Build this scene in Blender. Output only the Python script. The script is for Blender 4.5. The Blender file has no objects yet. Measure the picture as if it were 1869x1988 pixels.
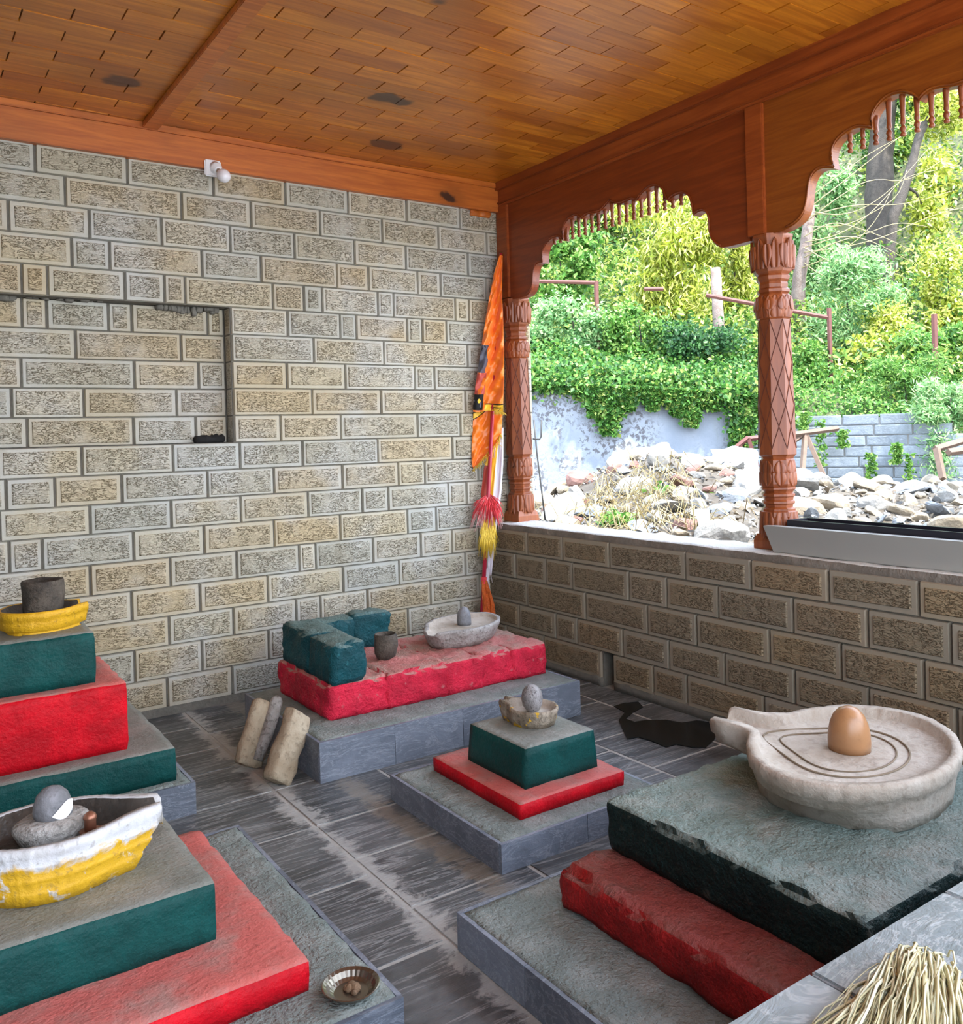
import bpy, bmesh, math, random
import numpy as np
from mathutils import Vector, Matrix, noise, Euler
random.seed(7); rng = np.random.default_rng(11)
sc = bpy.context.scene
COL = sc.collection
PI = math.pi
# ------------------------------------------------------------------ camera
F = 1691.565; CX, CY = 934.5, 860.0; IW, IH = 1869, 1988
CAM = Vector((-3.12829, -4.48940, 1.34627))
ya, pi_, ro = (math.radians(a) for a in (-34.50156, -0.42276, 1.58639))
RM = Matrix.Rotation(ya, 3, 'Z') @ Matrix.Rotation(pi_, 3, 'X') @ Matrix.Rotation(ro, 3, 'Y')
# columns of RM: right, forward, up
cam = bpy.data.cameras.new('camera'); co = bpy.data.objects.new('camera', cam); COL.objects.link(co)
M = Matrix((RM.col[0], RM.col[2], -RM.col[1])).transposed()
co.matrix_world = Matrix.Translation(CAM) @ M.to_4x4()
cam.sensor_fit = 'HORIZONTAL'; cam.sensor_width = 36.0; cam.lens = F / IW * 36.0
cam.shift_x = 0.0; cam.shift_y = -(IH / 2 - CY) / IW
cam.clip_start = 0.05; cam.clip_end = 300
sc.camera = co
FW = Vector((math.sin(-ya), math.cos(-ya), 0)); RT = Vector((math.cos(-ya), -math.sin(-ya), 0))
def U(s, d, z=0.0):                      # yard coordinates: s across, d away from the shrine
    return Vector((CAM.x, CAM.y, 0)) + RT * s + FW * d + Vector((0, 0, z))
def at(px, py, d):                       # the place seen at a spot of the photo, d metres away
    r = RM @ Vector(((px - CX) / F, 1, -(py - CY) / F))
    return CAM + r * (d / r.dot(FW))
def on(px, py, axis, val):
    r = RM @ Vector(((px - CX) / F, 1, -(py - CY) / F))
    return CAM + r * ((val - CAM[axis]) / r[axis])
# ------------------------------------------------------------------ object helpers
def link(o, parent=None):
    COL.objects.link(o)
    if parent is not None: o.parent = parent
    return o
def tag(o, label=None, cat=None, group=None, kind=None):
    if label: o['label'] = label
    if cat: o['category'] = cat
    if group: o['group'] = group
    if kind: o['kind'] = kind
    return o
def empty(name, loc, label, cat, group=None, rz=0.0):
    o = bpy.data.objects.new(name, None); o.location = loc; o.rotation_euler = (0, 0, rz)
    o.empty_display_size = 0.1
    link(o); return tag(o, label, cat, group)
class MB:
    def __init__(s): s.v = []; s.f = []; s.m = []; s.sm = []
    def add(s, vs, fs, m=0, smooth=False):
        b = len(s.v); s.v += [tuple(p) for p in vs]
        for f in fs: s.f.append(tuple(i + b for i in f)); s.m.append(m); s.sm.append(smooth)
    def box(s, x0, x1, y0, y1, z0, z1, m=0):
        s.add([(x, y, z) for z in (z0, z1) for y in (y0, y1) for x in (x0, x1)],
              [(0, 2, 3, 1), (4, 5, 7, 6), (0, 1, 5, 4), (2, 6, 7, 3), (0, 4, 6, 2), (1, 3, 7, 5)], m)
    def tube(s, pts, r, n=8, m=0, smooth=True, cap=True):
        pts = [Vector(p) for p in pts]; rings = []
        rr = r if hasattr(r, '__len__') else [r] * len(pts)
        up = Vector((0, 0, 1)) if abs((pts[-1] - pts[0]).normalized().z) < .9 else Vector((1, 0, 0))
        vs = []
        for i, p in enumerate(pts):
            t = (pts[min(i + 1, len(pts) - 1)] - pts[max(i - 1, 0)]).normalized()
            a = t.cross(up).normalized(); b = t.cross(a)
            for k in range(n):
                an = 2 * PI * k / n; vs.append(p + (a * math.cos(an) + b * math.sin(an)) * rr[i])
        fs = [(i * n + k, (i + 1) * n + k, (i + 1) * n + (k + 1) % n, i * n + (k + 1) % n) for i in range(len(pts) - 1) for k in range(n)]
        if cap:
            fs.append(tuple(range(n))); fs.append(tuple(reversed([(len(pts) - 1) * n + k for k in range(n)])))
        s.add(vs, fs, m, smooth)
    def loft(s, rings, m=0, smooth=True, cap0=True, cap1=True):
        n = len(rings[0]); vs = [p for r in rings for p in r]
        fs = [(i * n + k, i * n + (k + 1) % n, (i + 1) * n + (k + 1) % n, (i + 1) * n + k) for i in range(len(rings) - 1) for k in range(n)]
        if cap0: fs.append(tuple(reversed(range(n))))
        if cap1: fs.append(tuple((len(rings) - 1) * n + k for k in range(n)))
        s.add(vs, fs, m, smooth)
    def lathe(s, c, prof, n=32, m=0, smooth=True, cap0=True, cap1=True, jit=0.0, sx=1, sy=1):
        c = Vector(c)
        rings = []
        for r, z in prof:
            ring = []
            for k in range(n):
                a = 2 * PI * k / n; p = Vector((math.cos(a) * r * sx, math.sin(a) * r * sy, z))
                if jit: p *= 1; p += Vector((math.cos(a), math.sin(a), .3)) * jit * noise.noise((c + p) * 18)
                ring.append(c + p)
            rings.append(ring)
        s.loft(rings, m, smooth, cap0, cap1)
    def build(s, name, mats, parent=None, origin=None, bevel=0.0):
        me = bpy.data.meshes.new(name)
        off = Vector(origin) if origin is not None else None
        v = s.v
        if off is not None: v = [(p[0] - off.x, p[1] - off.y, p[2] - off.z) for p in v]
        me.from_pydata(v, [], s.f)
        for m in (mats if isinstance(mats, (list, tuple)) else [mats]): me.materials.append(m)
        me.polygons.foreach_set('material_index', s.m); me.polygons.foreach_set('use_smooth', s.sm)
        me.update()
        bm = bmesh.new(); bm.from_mesh(me); bmesh.ops.recalc_face_normals(bm, faces=bm.faces)
        if bevel: bmesh.ops.bevel(bm, geom=[e for e in bm.edges if len(e.link_faces) == 2 and e.calc_face_angle(0) > .5], offset=bevel, segments=2, affect='EDGES', clamp_overlap=True)
        bm.to_mesh(me); bm.free()
        o = bpy.data.objects.new(name, me)
        if off is not None and parent is None: o.location = off
        return link(o, parent)
def fbm(p, k=3):
    return noise.noise(p) + .5 * noise.noise(p * 2.1) + .25 * noise.noise(p * 4.3)
def rough_box(mb, x0, x1, y0, y1, z0, z1, step=.03, rad=.012, amp=.004, freq=14, taper=(0, 0), m=0, edge=0.0, seed=0.0, smooth=True):
    """box of painted masonry: rounded, slightly uneven arrises; taper = shrink of the top in x and y"""
    lo = Vector((x0, y0, z0)); hi = Vector((x1, y1, z1)); ctr = (lo + hi) / 2
    n = [max(2, min(70, int(round((hi[i] - lo[i]) / step)))) for i in range(3)]
    idx = {}; vs = []; fs = []
    def vert(i, j, k):
        key = (i, j, k)
        if key in idx: return idx[key]
        p = Vector((lo.x + (hi.x - lo.x) * i / n[0], lo.y + (hi.y - lo.y) * j / n[1], lo.z + (hi.z - lo.z) * k / n[2]))
        q = Vector([min(max(p[a], lo[a] + rad), hi[a] - rad) for a in range(3)])
        d = p - q; L = d.length
        nrm = d.normalized() if L > 1e-7 else Vector((0, 0, 1))
        ne = sum(1 for a in range(3) if abs(d[a]) > 1e-7)
        r = rad
        w = p + Vector((seed, seed * .7, 0))
        if ne >= 2: r = rad - edge * max(0, .25 + fbm(w * 11)) 
        p2 = q + nrm * r
        a_ = amp * fbm(w * freq) + amp * .6 * noise.noise(w * freq * 3.3)
        if k == 0: a_ = min(a_, 0); p2.z = z0
        p2 += nrm * a_
        if k == 0: p2.z = z0
        t = (p2.z - z0) / (z1 - z0)
        p2.x = ctr.x + (p2.x - ctr.x) * (1 - taper[0] * t); p2.y = ctr.y + (p2.y - ctr.y) * (1 - taper[1] * t)
        idx[key] = len(vs); vs.append(p2); return idx[key]
    for (A, B, Cc, ends) in ((0, 1, 2, (0, n[2])), (1, 2, 0, (0, n[0])), (2, 0, 1, (0, n[1]))):
        for e in ends:
            for i in range(n[A]):
                for j in range(n[B]):
                    q = []
                    for (di, dj) in ((0, 0), (1, 0), (1, 1), (0, 1)):
                        t = [0, 0, 0]; t[A] = i + di; t[B] = j + dj; t[Cc] = e; q.append(vert(*t))
                    fs.append(q if e else q[::-1])
    mb.add(vs, fs, m, smooth)
# ------------------------------------------------------------------ materials
def newmat(name):
    m = bpy.data.materials.new(name); m.use_nodes = True; nt = m.node_tree; nt.nodes.clear()
    out = nt.nodes.new('ShaderNodeOutputMaterial'); b = nt.nodes.new('ShaderNodeBsdfPrincipled')
    nt.links.new(b.outputs[0], out.inputs[0]); return m, nt, b
class G:
    """small node-graph helper"""
    def __init__(s, nt): s.nt = nt; s.tc = None
    def n(s, t, **kw):
        nd = s.nt.nodes.new(t)
        for k, v in kw.items(): setattr(nd, k, v)
        return nd
    def put(s, sock, v):
        if isinstance(v, bpy.types.NodeSocket): s.nt.links.new(v, sock)
        elif isinstance(v, (tuple, list)) and len(v) == 3 and sock.type == 'RGBA': sock.default_value = (*v, 1)
        else: sock.default_value = v
    def obj(s):
        if s.tc is None: s.tc = s.n('ShaderNodeNewGeometry')
        return s.tc.outputs['Position']
    def mapv(s, vec, scale): 
        nd = s.n('ShaderNodeVectorMath', operation='MULTIPLY'); s.put(nd.inputs[0], vec); nd.inputs[1].default_value = scale if hasattr(scale, '__len__') else (scale,) * 3
        return nd.outputs[0]
    def addv(s, a, b):
        nd = s.n('ShaderNodeVectorMath', operation='ADD'); s.put(nd.inputs[0], a); s.put(nd.inputs[1], b); return nd.outputs[0]
    def noise(s, vec, scale=5, detail=4, rough=.55, dist=0, col=False):
        nd = s.n('ShaderNodeTexNoise'); s.put(nd.inputs['Vector'], vec); nd.inputs['Scale'].default_value = scale
        nd.inputs['Detail'].default_value = detail; nd.inputs['Roughness'].default_value = rough; nd.inputs['Distortion'].default_value = dist
        return nd.outputs['Color' if col else 'Fac']
    def voro(s, vec, scale=5, feature='F1', out='Distance', rand=1.0):
        nd = s.n('ShaderNodeTexVoronoi', feature=feature); s.put(nd.inputs['Vector'], vec); nd.inputs['Scale'].default_value = scale
        nd.inputs['Randomness'].default_value = rand; return nd.outputs[out]
    def ramp(s, fac, stops, interp='LINEAR'):
        nd = s.n('ShaderNodeValToRGB'); s.put(nd.inputs[0], fac); cr = nd.color_ramp; cr.interpolation = interp
        while len(cr.elements) < len(stops): cr.elements.new(.5)
        for e, (p, c) in zip(cr.elements, stops):
            e.position = p; e.color = (*c, 1) if hasattr(c, '__len__') else (c, c, c, 1)
        return nd.outputs[0]
    def step(s, v, a, b):
        nd = s.n('ShaderNodeMapRange', interpolation_type='SMOOTHSTEP'); s.put(nd.inputs[0], v)
        nd.inputs[1].default_value = a; nd.inputs[2].default_value = b; return nd.outputs[0]
    def mix(s, f, a, b, mode='MIX'):
        nd = s.n('ShaderNodeMix', data_type='RGBA', blend_type=mode); s.put(nd.inputs[0], f); s.put(nd.inputs[6], a); s.put(nd.inputs[7], b); return nd.outputs[2]
    def math(s, op, a, b=0.0):
        nd = s.n('ShaderNodeMath', operation=op); s.put(nd.inputs[0], a); s.put(nd.inputs[1], b); return nd.outputs[0]
    def rnd(s):
        nd = s.n('ShaderNodeNewGeometry'); return nd.outputs['Random Per Island']
    def nz(s):
        nd = s.n('ShaderNodeNewGeometry'); sx = s.n('ShaderNodeSeparateXYZ'); s.put(sx.inputs[0], nd.outputs['True Normal']); return sx.outputs[2]
    def sep(s, v):
        sx = s.n('ShaderNodeSeparateXYZ'); s.put(sx.inputs[0], v); return sx.outputs
    def bump(s, b, h, strength=.5, dist=.01, prev=None):
        nd = s.n('ShaderNodeBump'); nd.inputs['Strength'].default_value = strength; nd.inputs['Distance'].default_value = dist
        s.put(nd.inputs['Height'], h); s.put(b.inputs['Normal'], nd.outputs[0])
        if prev is not None: s.put(nd.inputs['Normal'], prev)
        return nd.outputs[0]
def plain(name, col, rough=.6, metal=0.0, var=.25, nscale=12, bump=.0, bscale=60):
    m, nt, b = newmat(name); g = G(nt); p = g.obj()
    n = g.noise(p, nscale, 4)
    g.put(b.inputs['Base Color'], g.mix(n, tuple(c * (1 - var) for c in col), tuple(min(1, c * (1 + var)) for c in col)))
    b.inputs['Roughness'].default_value = rough; b.inputs['Metallic'].default_value = metal
    if bump: g.bump(b, g.noise(p, bscale, 5), bump, .01)
    return m
def block_mats(stops, cool, tag_=''):
    """dressed stone blocks: smooth chiselled margin and rough hammered panel; mortar"""
    out = []
    for kind in ('margin', 'panel'):
        m, nt, b = newmat('stone_' + kind + tag_); g = G(nt); p = g.obj()
        base = g.ramp(g.rnd(), stops)
        big = g.noise(p, 2.0, 4, .6)
        base = g.mix(g.math('MULTIPLY', g.step(big, .42, .68), .65), base, cool)
        stain = g.noise(g.mapv(p, (3, 3, 1.3)), 1.8, 5, .65)
        base = g.mix(g.math('MULTIPLY', g.step(stain, .55, .75), .4), base, tuple(c * .6 for c in stops[2][1]))
        fine = g.noise(p, 120, 3, .6)
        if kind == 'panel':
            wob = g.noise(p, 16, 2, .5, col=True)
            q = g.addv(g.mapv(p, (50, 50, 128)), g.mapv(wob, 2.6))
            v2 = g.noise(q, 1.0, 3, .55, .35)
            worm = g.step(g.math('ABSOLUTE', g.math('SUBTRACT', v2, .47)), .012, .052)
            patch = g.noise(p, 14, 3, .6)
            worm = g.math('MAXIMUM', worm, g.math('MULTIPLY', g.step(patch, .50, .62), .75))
            base = g.mix(worm, g.mix(1, base, (.38, .335, .26), 'MULTIPLY'), g.mix(1, base, (1.08, 1.03, .97), 'MULTIPLY'))  # dark worm lines: groove dirt and crevice shade both put into the colour
            h = g.math('ADD', g.math('MULTIPLY', worm, .7), v2)
            g.bump(b, h, .85, .010)
        else:
            base = g.mix(.2, base, (.50, .47, .41))
            g.bump(b, fine, .25, .004)
        base = g.mix(g.math('MULTIPLY', fine, .25), base, (.25, .22, .17))
        g.put(b.inputs['Base Color'], base); b.inputs['Roughness'].default_value = .88; b.inputs['Specular IOR Level'].default_value = .25
        out.append(m)
    out.append(plain('mortar' + tag_, (.16, .15, .125), .9, var=.35, nscale=30, bump=.4))
    return out
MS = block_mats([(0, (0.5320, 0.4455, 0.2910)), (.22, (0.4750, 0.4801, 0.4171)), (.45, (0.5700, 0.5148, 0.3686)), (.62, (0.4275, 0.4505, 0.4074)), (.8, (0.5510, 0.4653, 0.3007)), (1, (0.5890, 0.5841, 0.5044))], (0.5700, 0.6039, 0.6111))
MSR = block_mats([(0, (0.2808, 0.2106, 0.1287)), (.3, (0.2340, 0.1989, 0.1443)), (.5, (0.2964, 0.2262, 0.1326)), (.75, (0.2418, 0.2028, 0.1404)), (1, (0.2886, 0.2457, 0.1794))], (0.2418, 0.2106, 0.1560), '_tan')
def wood(name, c0, c1, c2, axis='x', rough=.4, knots=2.4, coat=.25, kr=.085):
    m, nt, b = newmat(name); g = G(nt); p = g.obj()
    sc_ = {'x': (1.6, 22, 22), 'y': (22, 1.6, 22), 'z': (22, 22, 1.6)}[axis]
    r = g.rnd(); off = g.n('ShaderNodeCombineXYZ'); g.put(off.inputs[0], g.math('MULTIPLY', r, 13.0)); g.put(off.inputs[1], g.math('MULTIPLY', r, 7.0))
    q = g.addv(p, off.outputs[0])
    grain = g.noise(g.mapv(q, sc_), 1.6, 5, .6, .8)
    base = g.ramp(r, [(0, c0), (.35, c1), (.7, c2), (1, c1)])
    base = g.mix(g.step(grain, .3, .75), g.mix(1, base, (.62, .5, .42), 'MULTIPLY'), base)
    big = g.noise(p, 1.7, 3, .6)
    base = g.mix(g.math('MULTIPLY', g.step(big, .5, .75), .45), base, tuple(c * .5 for c in c0))
    ks = {'x': (.6, 1, 1), 'y': (1, .6, 1), 'z': (1, 1, .6)}[axis]
    kq = g.addv(g.mapv(p, ks), g.mapv(g.noise(p, 9, 3, col=True), .035))
    k = g.voro(kq, knots)
    km = g.math('SUBTRACT', 1.0, g.step(g.math('ADD', k, g.math('MULTIPLY', g.math('SUBTRACT', g.noise(p, 6, 2), .5), .30)), kr * .5, kr * .8))
    hal = g.math('SUBTRACT', 1.0, g.step(k, kr * .8, kr * 2.6)); base = g.mix(g.math('MULTIPLY', hal, .45), base, tuple(c * .38 for c in c0))
    base = g.mix(g.math('MULTIPLY', km, .93), base, (.030, .011, .006))
    g.put(b.inputs['Base Color'], base); b.inputs['Roughness'].default_value = rough
    b.inputs['Coat Weight'].default_value = coat; b.inputs['Coat Roughness'].default_value = .3
    g.bump(b, grain, .15, .004)
    return m
W_CEIL = wood('pine_ceiling', (.64, .205, .014), (.78, .29, .022), (.50, .150, .010), 'x', .34, 2.2, .3, .19)
W_BEAMX = wood('pine_beam', (.60, .165, .022), (.66, .20, .030), (.54, .14, .018), 'x', .42, 2.6, .25, .10)
W_BEAMY = wood('pine_lintel', (0.3192, 0.0646, 0.0091), (0.3648, 0.0798, 0.0122), (0.2736, 0.0532, 0.0076), 'y', .42, 2.4, .2, .075)
W_ARCH = wood('arch_board', (0.2812, 0.0503, 0.0052), (0.3108, 0.0629, 0.0074), (0.2368, 0.0407, 0.0044), 'y', .42, 2.6, .2, .07)
W_CARV = wood('carved_wood', (0.3200, 0.0817, 0.0187), (0.3680, 0.0989, 0.0221), (0.2720, 0.0688, 0.0153), 'z', .45, 3.2, .2)
W_GROOVE = plain('carved_groove', (.10, .022, .008), .6)
def painted(name, side, top, top2, topmix=1.0, bumpk=.45, bscale=38, rough=.55, chip=None, worn=(.5, .72)):
    """painted masonry, dust and wear lying on the upward faces"""
    m, nt, b = newmat(name); g = G(nt); p = g.obj()
    n1 = g.noise(p, 7, 5, .65); n2 = g.noise(p, 26, 4, .6); n3 = g.noise(p, 90, 3, .6)
    s_ = g.mix(g.step(n1, .35, .7), tuple(c * .72 for c in side), tuple(min(1, c * 1.18) for c in side))
    if chip: s_ = g.mix(g.math('MULTIPLY', g.step(n2, .62, .72), .8), s_, chip)
    t_ = g.mix(g.step(n1, worn[0] - .1, worn[1]), top, top2)
    t_ = g.mix(g.math('MULTIPLY', g.step(n3, .58, .7), .5), t_, tuple(c * .45 for c in top))
    up = g.math('MULTIPLY', g.step(g.nz(), .55, .85), topmix)
    g.put(b.inputs['Base Color'], g.mix(up, s_, t_)); b.inputs['Roughness'].default_value = rough; b.inputs['Specular IOR Level'].default_value = .22
    g.bump(b, g.math('ADD', g.math('MULTIPLY', n2, 1.0), g.math('MULTIPLY', n3, .6)), bumpk, .012)
    return m
P_RED = painted('red_paint', (.60, .0025, .012), (.56, .135, .115), (.40, .21, .18), bumpk=.5)
P_REDOLD = painted('dull_red_paint', (.33, .012, .012), (.26, .055, .045), (.22, .085, .068), bumpk=.9)
P_REDRAW = painted('rough_red_paint', (.62, .018, .050), (.50, .17, .15), (.34, .27, .21), bumpk=1.1, bscale=30, chip=(.50, .16, .16))
P_GREEN = painted('green_paint', (.003, .062, .056), (.19, .195, .17), (.27, .26, .23), bumpk=.5)
P_GREENBLUE = painted('blue_green_paint', (.006, .068, .082), (.10, .16, .15), (.16, .21, .19), bumpk=1.0, chip=(.03, .15, .17))
P_GREENDARK = painted('dark_green_paint', (.006, .020, .018), (.16, .205, .18), (.27, .285, .25), bumpk=1.1, chip=(.07, .07, .055))
def slate(name, c0, c1, streak=(.55, .56, .57), axis='x', rough=.42, sk=.55, dust=False):
    m, nt, b = newmat(name); g = G(nt); p = g.obj(); r = g.rnd()
    off = g.n('ShaderNodeCombineXYZ'); g.put(off.inputs[0], g.math('MULTIPLY', r, 17.0)); g.put(off.inputs[1], g.math('MULTIPLY', r, 9.0)); g.put(off.inputs[2], g.math('MULTIPLY', r, 5.0))
    q = g.addv(p, off.outputs[0])
    st = {'x': (2.2, 26, 26), 'y': (26, 2.2, 26), 'd': (9, 14, 30)}[axis]
    n1 = g.noise(q, 4, 5, .65, .6); n2 = g.noise(g.mapv(q, st), 1.0, 5, .65, 1.4); n3 = g.noise(p, 70, 3)
    base = g.mix(g.step(n1, .3, .7), c0, c1)
    base = g.mix(g.math('MULTIPLY', r, .45), base, tuple(c * .55 for c in c0))
    vein = g.step(g.math('ABSOLUTE', g.math('SUBTRACT', g.noise(g.mapv(q, tuple(v * .35 for v in st)), 1.3, 5, .7, 1.6), .5)), .03, .0)
    base = g.mix(g.math('MULTIPLY', vein, sk), base, streak)
    base = g.mix(g.math('MULTIPLY', g.step(n2, .58, .78), sk), base, streak)
    if dust:                                  # pale cement scuffs trodden along the long joint, sandy dirt beside the small plinth
        px_, py_, _ = g.sep(p); dn = g.noise(g.mapv(p, (4.5, 7, 1)), 2.0, 6, .72, .5); dn2 = g.noise(p, 3.2, 4, .65)
        def strip(x0, w, amt): return g.math('MULTIPLY', g.math('SUBTRACT', 1.0, g.step(g.math('ADD', g.math('ABSOLUTE', g.math('SUBTRACT', px_, x0)), g.math('MULTIPLY', g.math('SUBTRACT', dn, .5), .26)), w * .35, w)), amt)
        base = g.mix(g.math('MULTIPLY', g.step(dn2, .50, .66), .28), base, (.30, .30, .295))
        base = g.mix(strip(-1.915, .06, .7), base, (.46, .45, .42))
        base = g.mix(strip(-1.66, .055, .6), base, (.27, .235, .185))
        base = g.mix(g.math('MULTIPLY', strip(-1.85, .06, .8), g.step(py_, -2.4, -2.7)), base, (.30, .26, .20))
    g.put(b.inputs['Base Color'], base); b.inputs['Roughness'].default_value = rough
    g.bump(b, g.math('ADD', n2, g.math('MULTIPLY', n3, .25)), .5, .008)
    return m
M_FLOOR = slate('slate_floor', (.050, .053, .054), (.13, .135, .135), (.42, .42, .41), 'x', .4, .5, True)
M_SLSIDE = slate('slate_cladding', (.12, .14, .175), (.23, .26, .315), (.46, .50, .56), 'd', .42, .30)
M_LEDGE = slate('slate_ledge', (.20, .23, .235), (.33, .36, .37), (.58, .58, .58), 'd', .5, .35)
M_GROUT = plain('floor_grout', (.40, .385, .35), .9, var=.35, nscale=20, bump=.3)
M_BEDTOP = painted('cement_bed', (.20, .225, .21), (.19, .22, .20), (.29, .31, .285), bumpk=1.1, rough=.8)
M_CEMENT = plain('sill_cement', (.40, .38, .35), .85, var=.3, nscale=9, bump=.5, bscale=40)
M_SILLTOP = painted('sill_cement', (.21, .185, .155), (.64, .63, .60), (.74, .73, .70), bumpk=.6, rough=.8)
def stonemat(name, c0, c1, dark=(.05, .045, .04), amt=.35, bumpk=.6, scale=9, rough=.8, paint=None, pz=None):
    m, nt, b = newmat(name); g = G(nt); p = g.obj()
    n1 = g.noise(p, scale, 5, .65); n2 = g.noise(p, scale * 6, 4, .6); n3 = g.noise(p, scale * 2.1, 5, .7, .5)
    base = g.mix(g.step(n1, .3, .7), c0, c1)
    base = g.mix(g.math('MULTIPLY', g.step(n2, .52, .68), amt), base, dark)
    if paint:
        z = g.sep(p)[2]
        f = g.math('MULTIPLY', g.step(g.math('ADD', g.math('MULTIPLY', n3, pz[2]), z), pz[0], pz[1]), 1.0)
        side = g.math('SUBTRACT', 1.0, g.step(g.math('ABSOLUTE', g.nz()), .6, .85))
        f = g.math('MULTIPLY', f, side)
        wear = g.math('SUBTRACT', 1.0, g.step(n3, .56, .64))
        base = g.mix(g.math('MULTIPLY', f, wear), base, g.mix(n1, tuple(c * .75 for c in paint), paint))
    g.put(b.inputs['Base Color'], base); b.inputs['Roughness'].default_value = rough
    g.bump(b, g.math('ADD', n2, g.math('MULTIPLY', n1, .7)), bumpk, .01)
    return m
YEL = (.68, .37, .006)
S_BIG = stonemat('pale_sandstone', (.36, .30, .235), (.50, .445, .38), (.20, .15, .11), .35, .7, 5)
S_BROWN = stonemat('polished_brown_stone', (.31, .15, .065), (.38, .19, .085), (.20, .09, .04), .3, .06, 7, .32)
S_GREY = stonemat('rough_grey_stone', (.26, .235, .21), (.42, .40, .38), (.07, .06, .05), .6, 1.0, 11)
S_DARK = stonemat('dark_grey_stone', (.13, .13, .14), (.24, .24, .26), (.04, .04, .04), .3, .4, 14, .6)
S_SOOT = stonemat('sooty_stone', (.035, .028, .022), (.11, .088, .066), (.02, .016, .012), .5, .8, 14, .75)
S_EGG = stonemat('speckled_stone', (.20, .185, .18), (.34, .32, .32), (.03, .025, .025), .9, .5, 22, .6)
S_SLAB = stonemat('tan_stone', (.33, .25, .16), (.46, .38, .27), (.12, .085, .05), .45, .7, 8)
S_YELLOWBOWL = stonemat('yellow_painted_stone', (.34, .31, .25), (.50, .47, .42), (.10, .08, .05), .3, .7, 16, .6, YEL, (-9, -8, .1))
S_BOATBOWL = stonemat('white_yellow_painted_stone', (.52, .52, .54), (.64, .65, .68), (.20, .16, .10), .22, .5, 7, .6, YEL, (-.50, -.44, 0))
# yellow paint on the lower bands of the boat-shaped bowl only: mask falls off with height
def boat_mat():
    m, nt, b = newmat('boat_bowl_paint'); g = G(nt); p = g.obj()
    n1 = g.noise(p, 9, 5, .65); n2 = g.noise(p, 60, 4, .6); n3 = g.noise(p, 16, 4, .7, .6)
    base = g.mix(g.step(n1, .3, .7), (.50, .49, .48), (.64, .65, .69))
    z = g.sep(p)[2]
    low = g.math('SUBTRACT', 1.0, g.step(g.math('ADD', z, g.math('MULTIPLY', g.math('SUBTRACT', n3, .5), .10)), .405, .43))
    side = g.math('SUBTRACT', 1.0, g.step(g.math('ABSOLUTE', g.nz()), .75, .9))
    f = g.math('MULTIPLY', g.math('MULTIPLY', low, side), g.math('SUBTRACT', 1.0, g.math('MULTIPLY', g.step(n3, .58, .66), .8)))
    base = g.mix(f, base, g.mix(n1, (.50, .28, .01), (.74, .42, .01)))
    base = g.mix(g.math('MULTIPLY', g.step(n2, .56, .7), .4), base, (.14, .10, .05))
    g.put(b.inputs['Base Color'], base); b.inputs['Roughness'].default_value = .6
    g.bump(b, n2, .5, .008); return m
S_BOAT = boat_mat()
S_INNER = stonemat('dark_wet_bowl_floor', (.045, .04, .035), (.09, .08, .07), (.02, .02, .02), .5, .4, 10, .35)
M_WHITE = plain('white_mark', (.80, .80, .80), .6, var=.03)
M_COPPER = plain('old_copper', (.30, .13, .08), .4, .6, var=.3, nscale=40)
M_BRASS = plain('tarnished_steel', (0.2310, 0.2035, 0.1650), .3, .9, var=.25, nscale=30)
M_FOOD = plain('dried_offering', (.20, .12, .065), .8, var=.6, nscale=45, bump=.8)
M_BLACK = plain('black_plastic', (.012, .012, .02), .4)
M_DKCLOTH = plain('black_cloth', (.010, .010, .010), .9)
M_PLANTER = plain('grey_white_paint', (.33, .325, .30), .55, var=.06, nscale=3)
M_PLASTICW = plain('white_plastic', (.80, .80, .82), .3, var=.02)
M_BULB = plain('frosted_bulb', (.86, .85, .90), .25, var=.01)
M_METALC = plain('bulb_cap_metal', (.55, .45, .38), .35, .8)
M_POLE = plain('red_pole_paint', (.42, .018, .045), .35, var=.15)
M_STRAW = None
def straw_mat():
    m, nt, b = newmat('dry_straw'); g = G(nt)
    g.put(b.inputs['Base Color'], g.ramp(g.rnd(), [(0, (.48, .40, .20)), (.5, (.66, .60, .36)), (1, (.74, .70, .50))])); b.inputs['Roughness'].default_value = .6
    return m
M_STRAW = straw_mat()
def cloth(name, c0, c1, rough=.45, sheen=.3, transl=.25):
    m, nt, b = newmat(name); g = G(nt); p = g.obj()
    n = g.noise(p, 3.5, 2, .5)
    g.put(b.inputs['Base Color'], g.mix(n, c0, c1)); b.inputs['Roughness'].default_value = rough; b.inputs['Sheen Weight'].default_value = sheen
    return m
C_ORANGE = cloth('orange_satin', (.92, .13, .004), (.95, .26, .008), .32)
C_YELLOW = cloth('yellow_band', (.90, .48, .01), (.95, .60, .03), .4)
C_RED = cloth('red_tinsel', (.72, .01, .03), (.85, .06, .07), .5)
C_REDPINK = cloth('red_white_tinsel', (.80, .40, .38), (.85, .62, .60), .5)
C_WHITE = cloth('white_cotton', (.62, .60, .70), (.74, .72, .80), .7)
C_DARK = cloth('dark_print', (.03, .03, .045), (.10, .09, .13), .5)
C_MAROON = cloth('maroon_print', (.34, .03, .02), (.55, .06, .03), .5)
C_GOLD = plain('gold_fringe', (.85, .55, .06), .35, .2, var=.3, nscale=60)
C_SEQUIN = plain('orange_sequin_cloth', (.70, .13, .02), .3, .3, var=.6, nscale=90, bump=.8, bscale=110)
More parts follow.
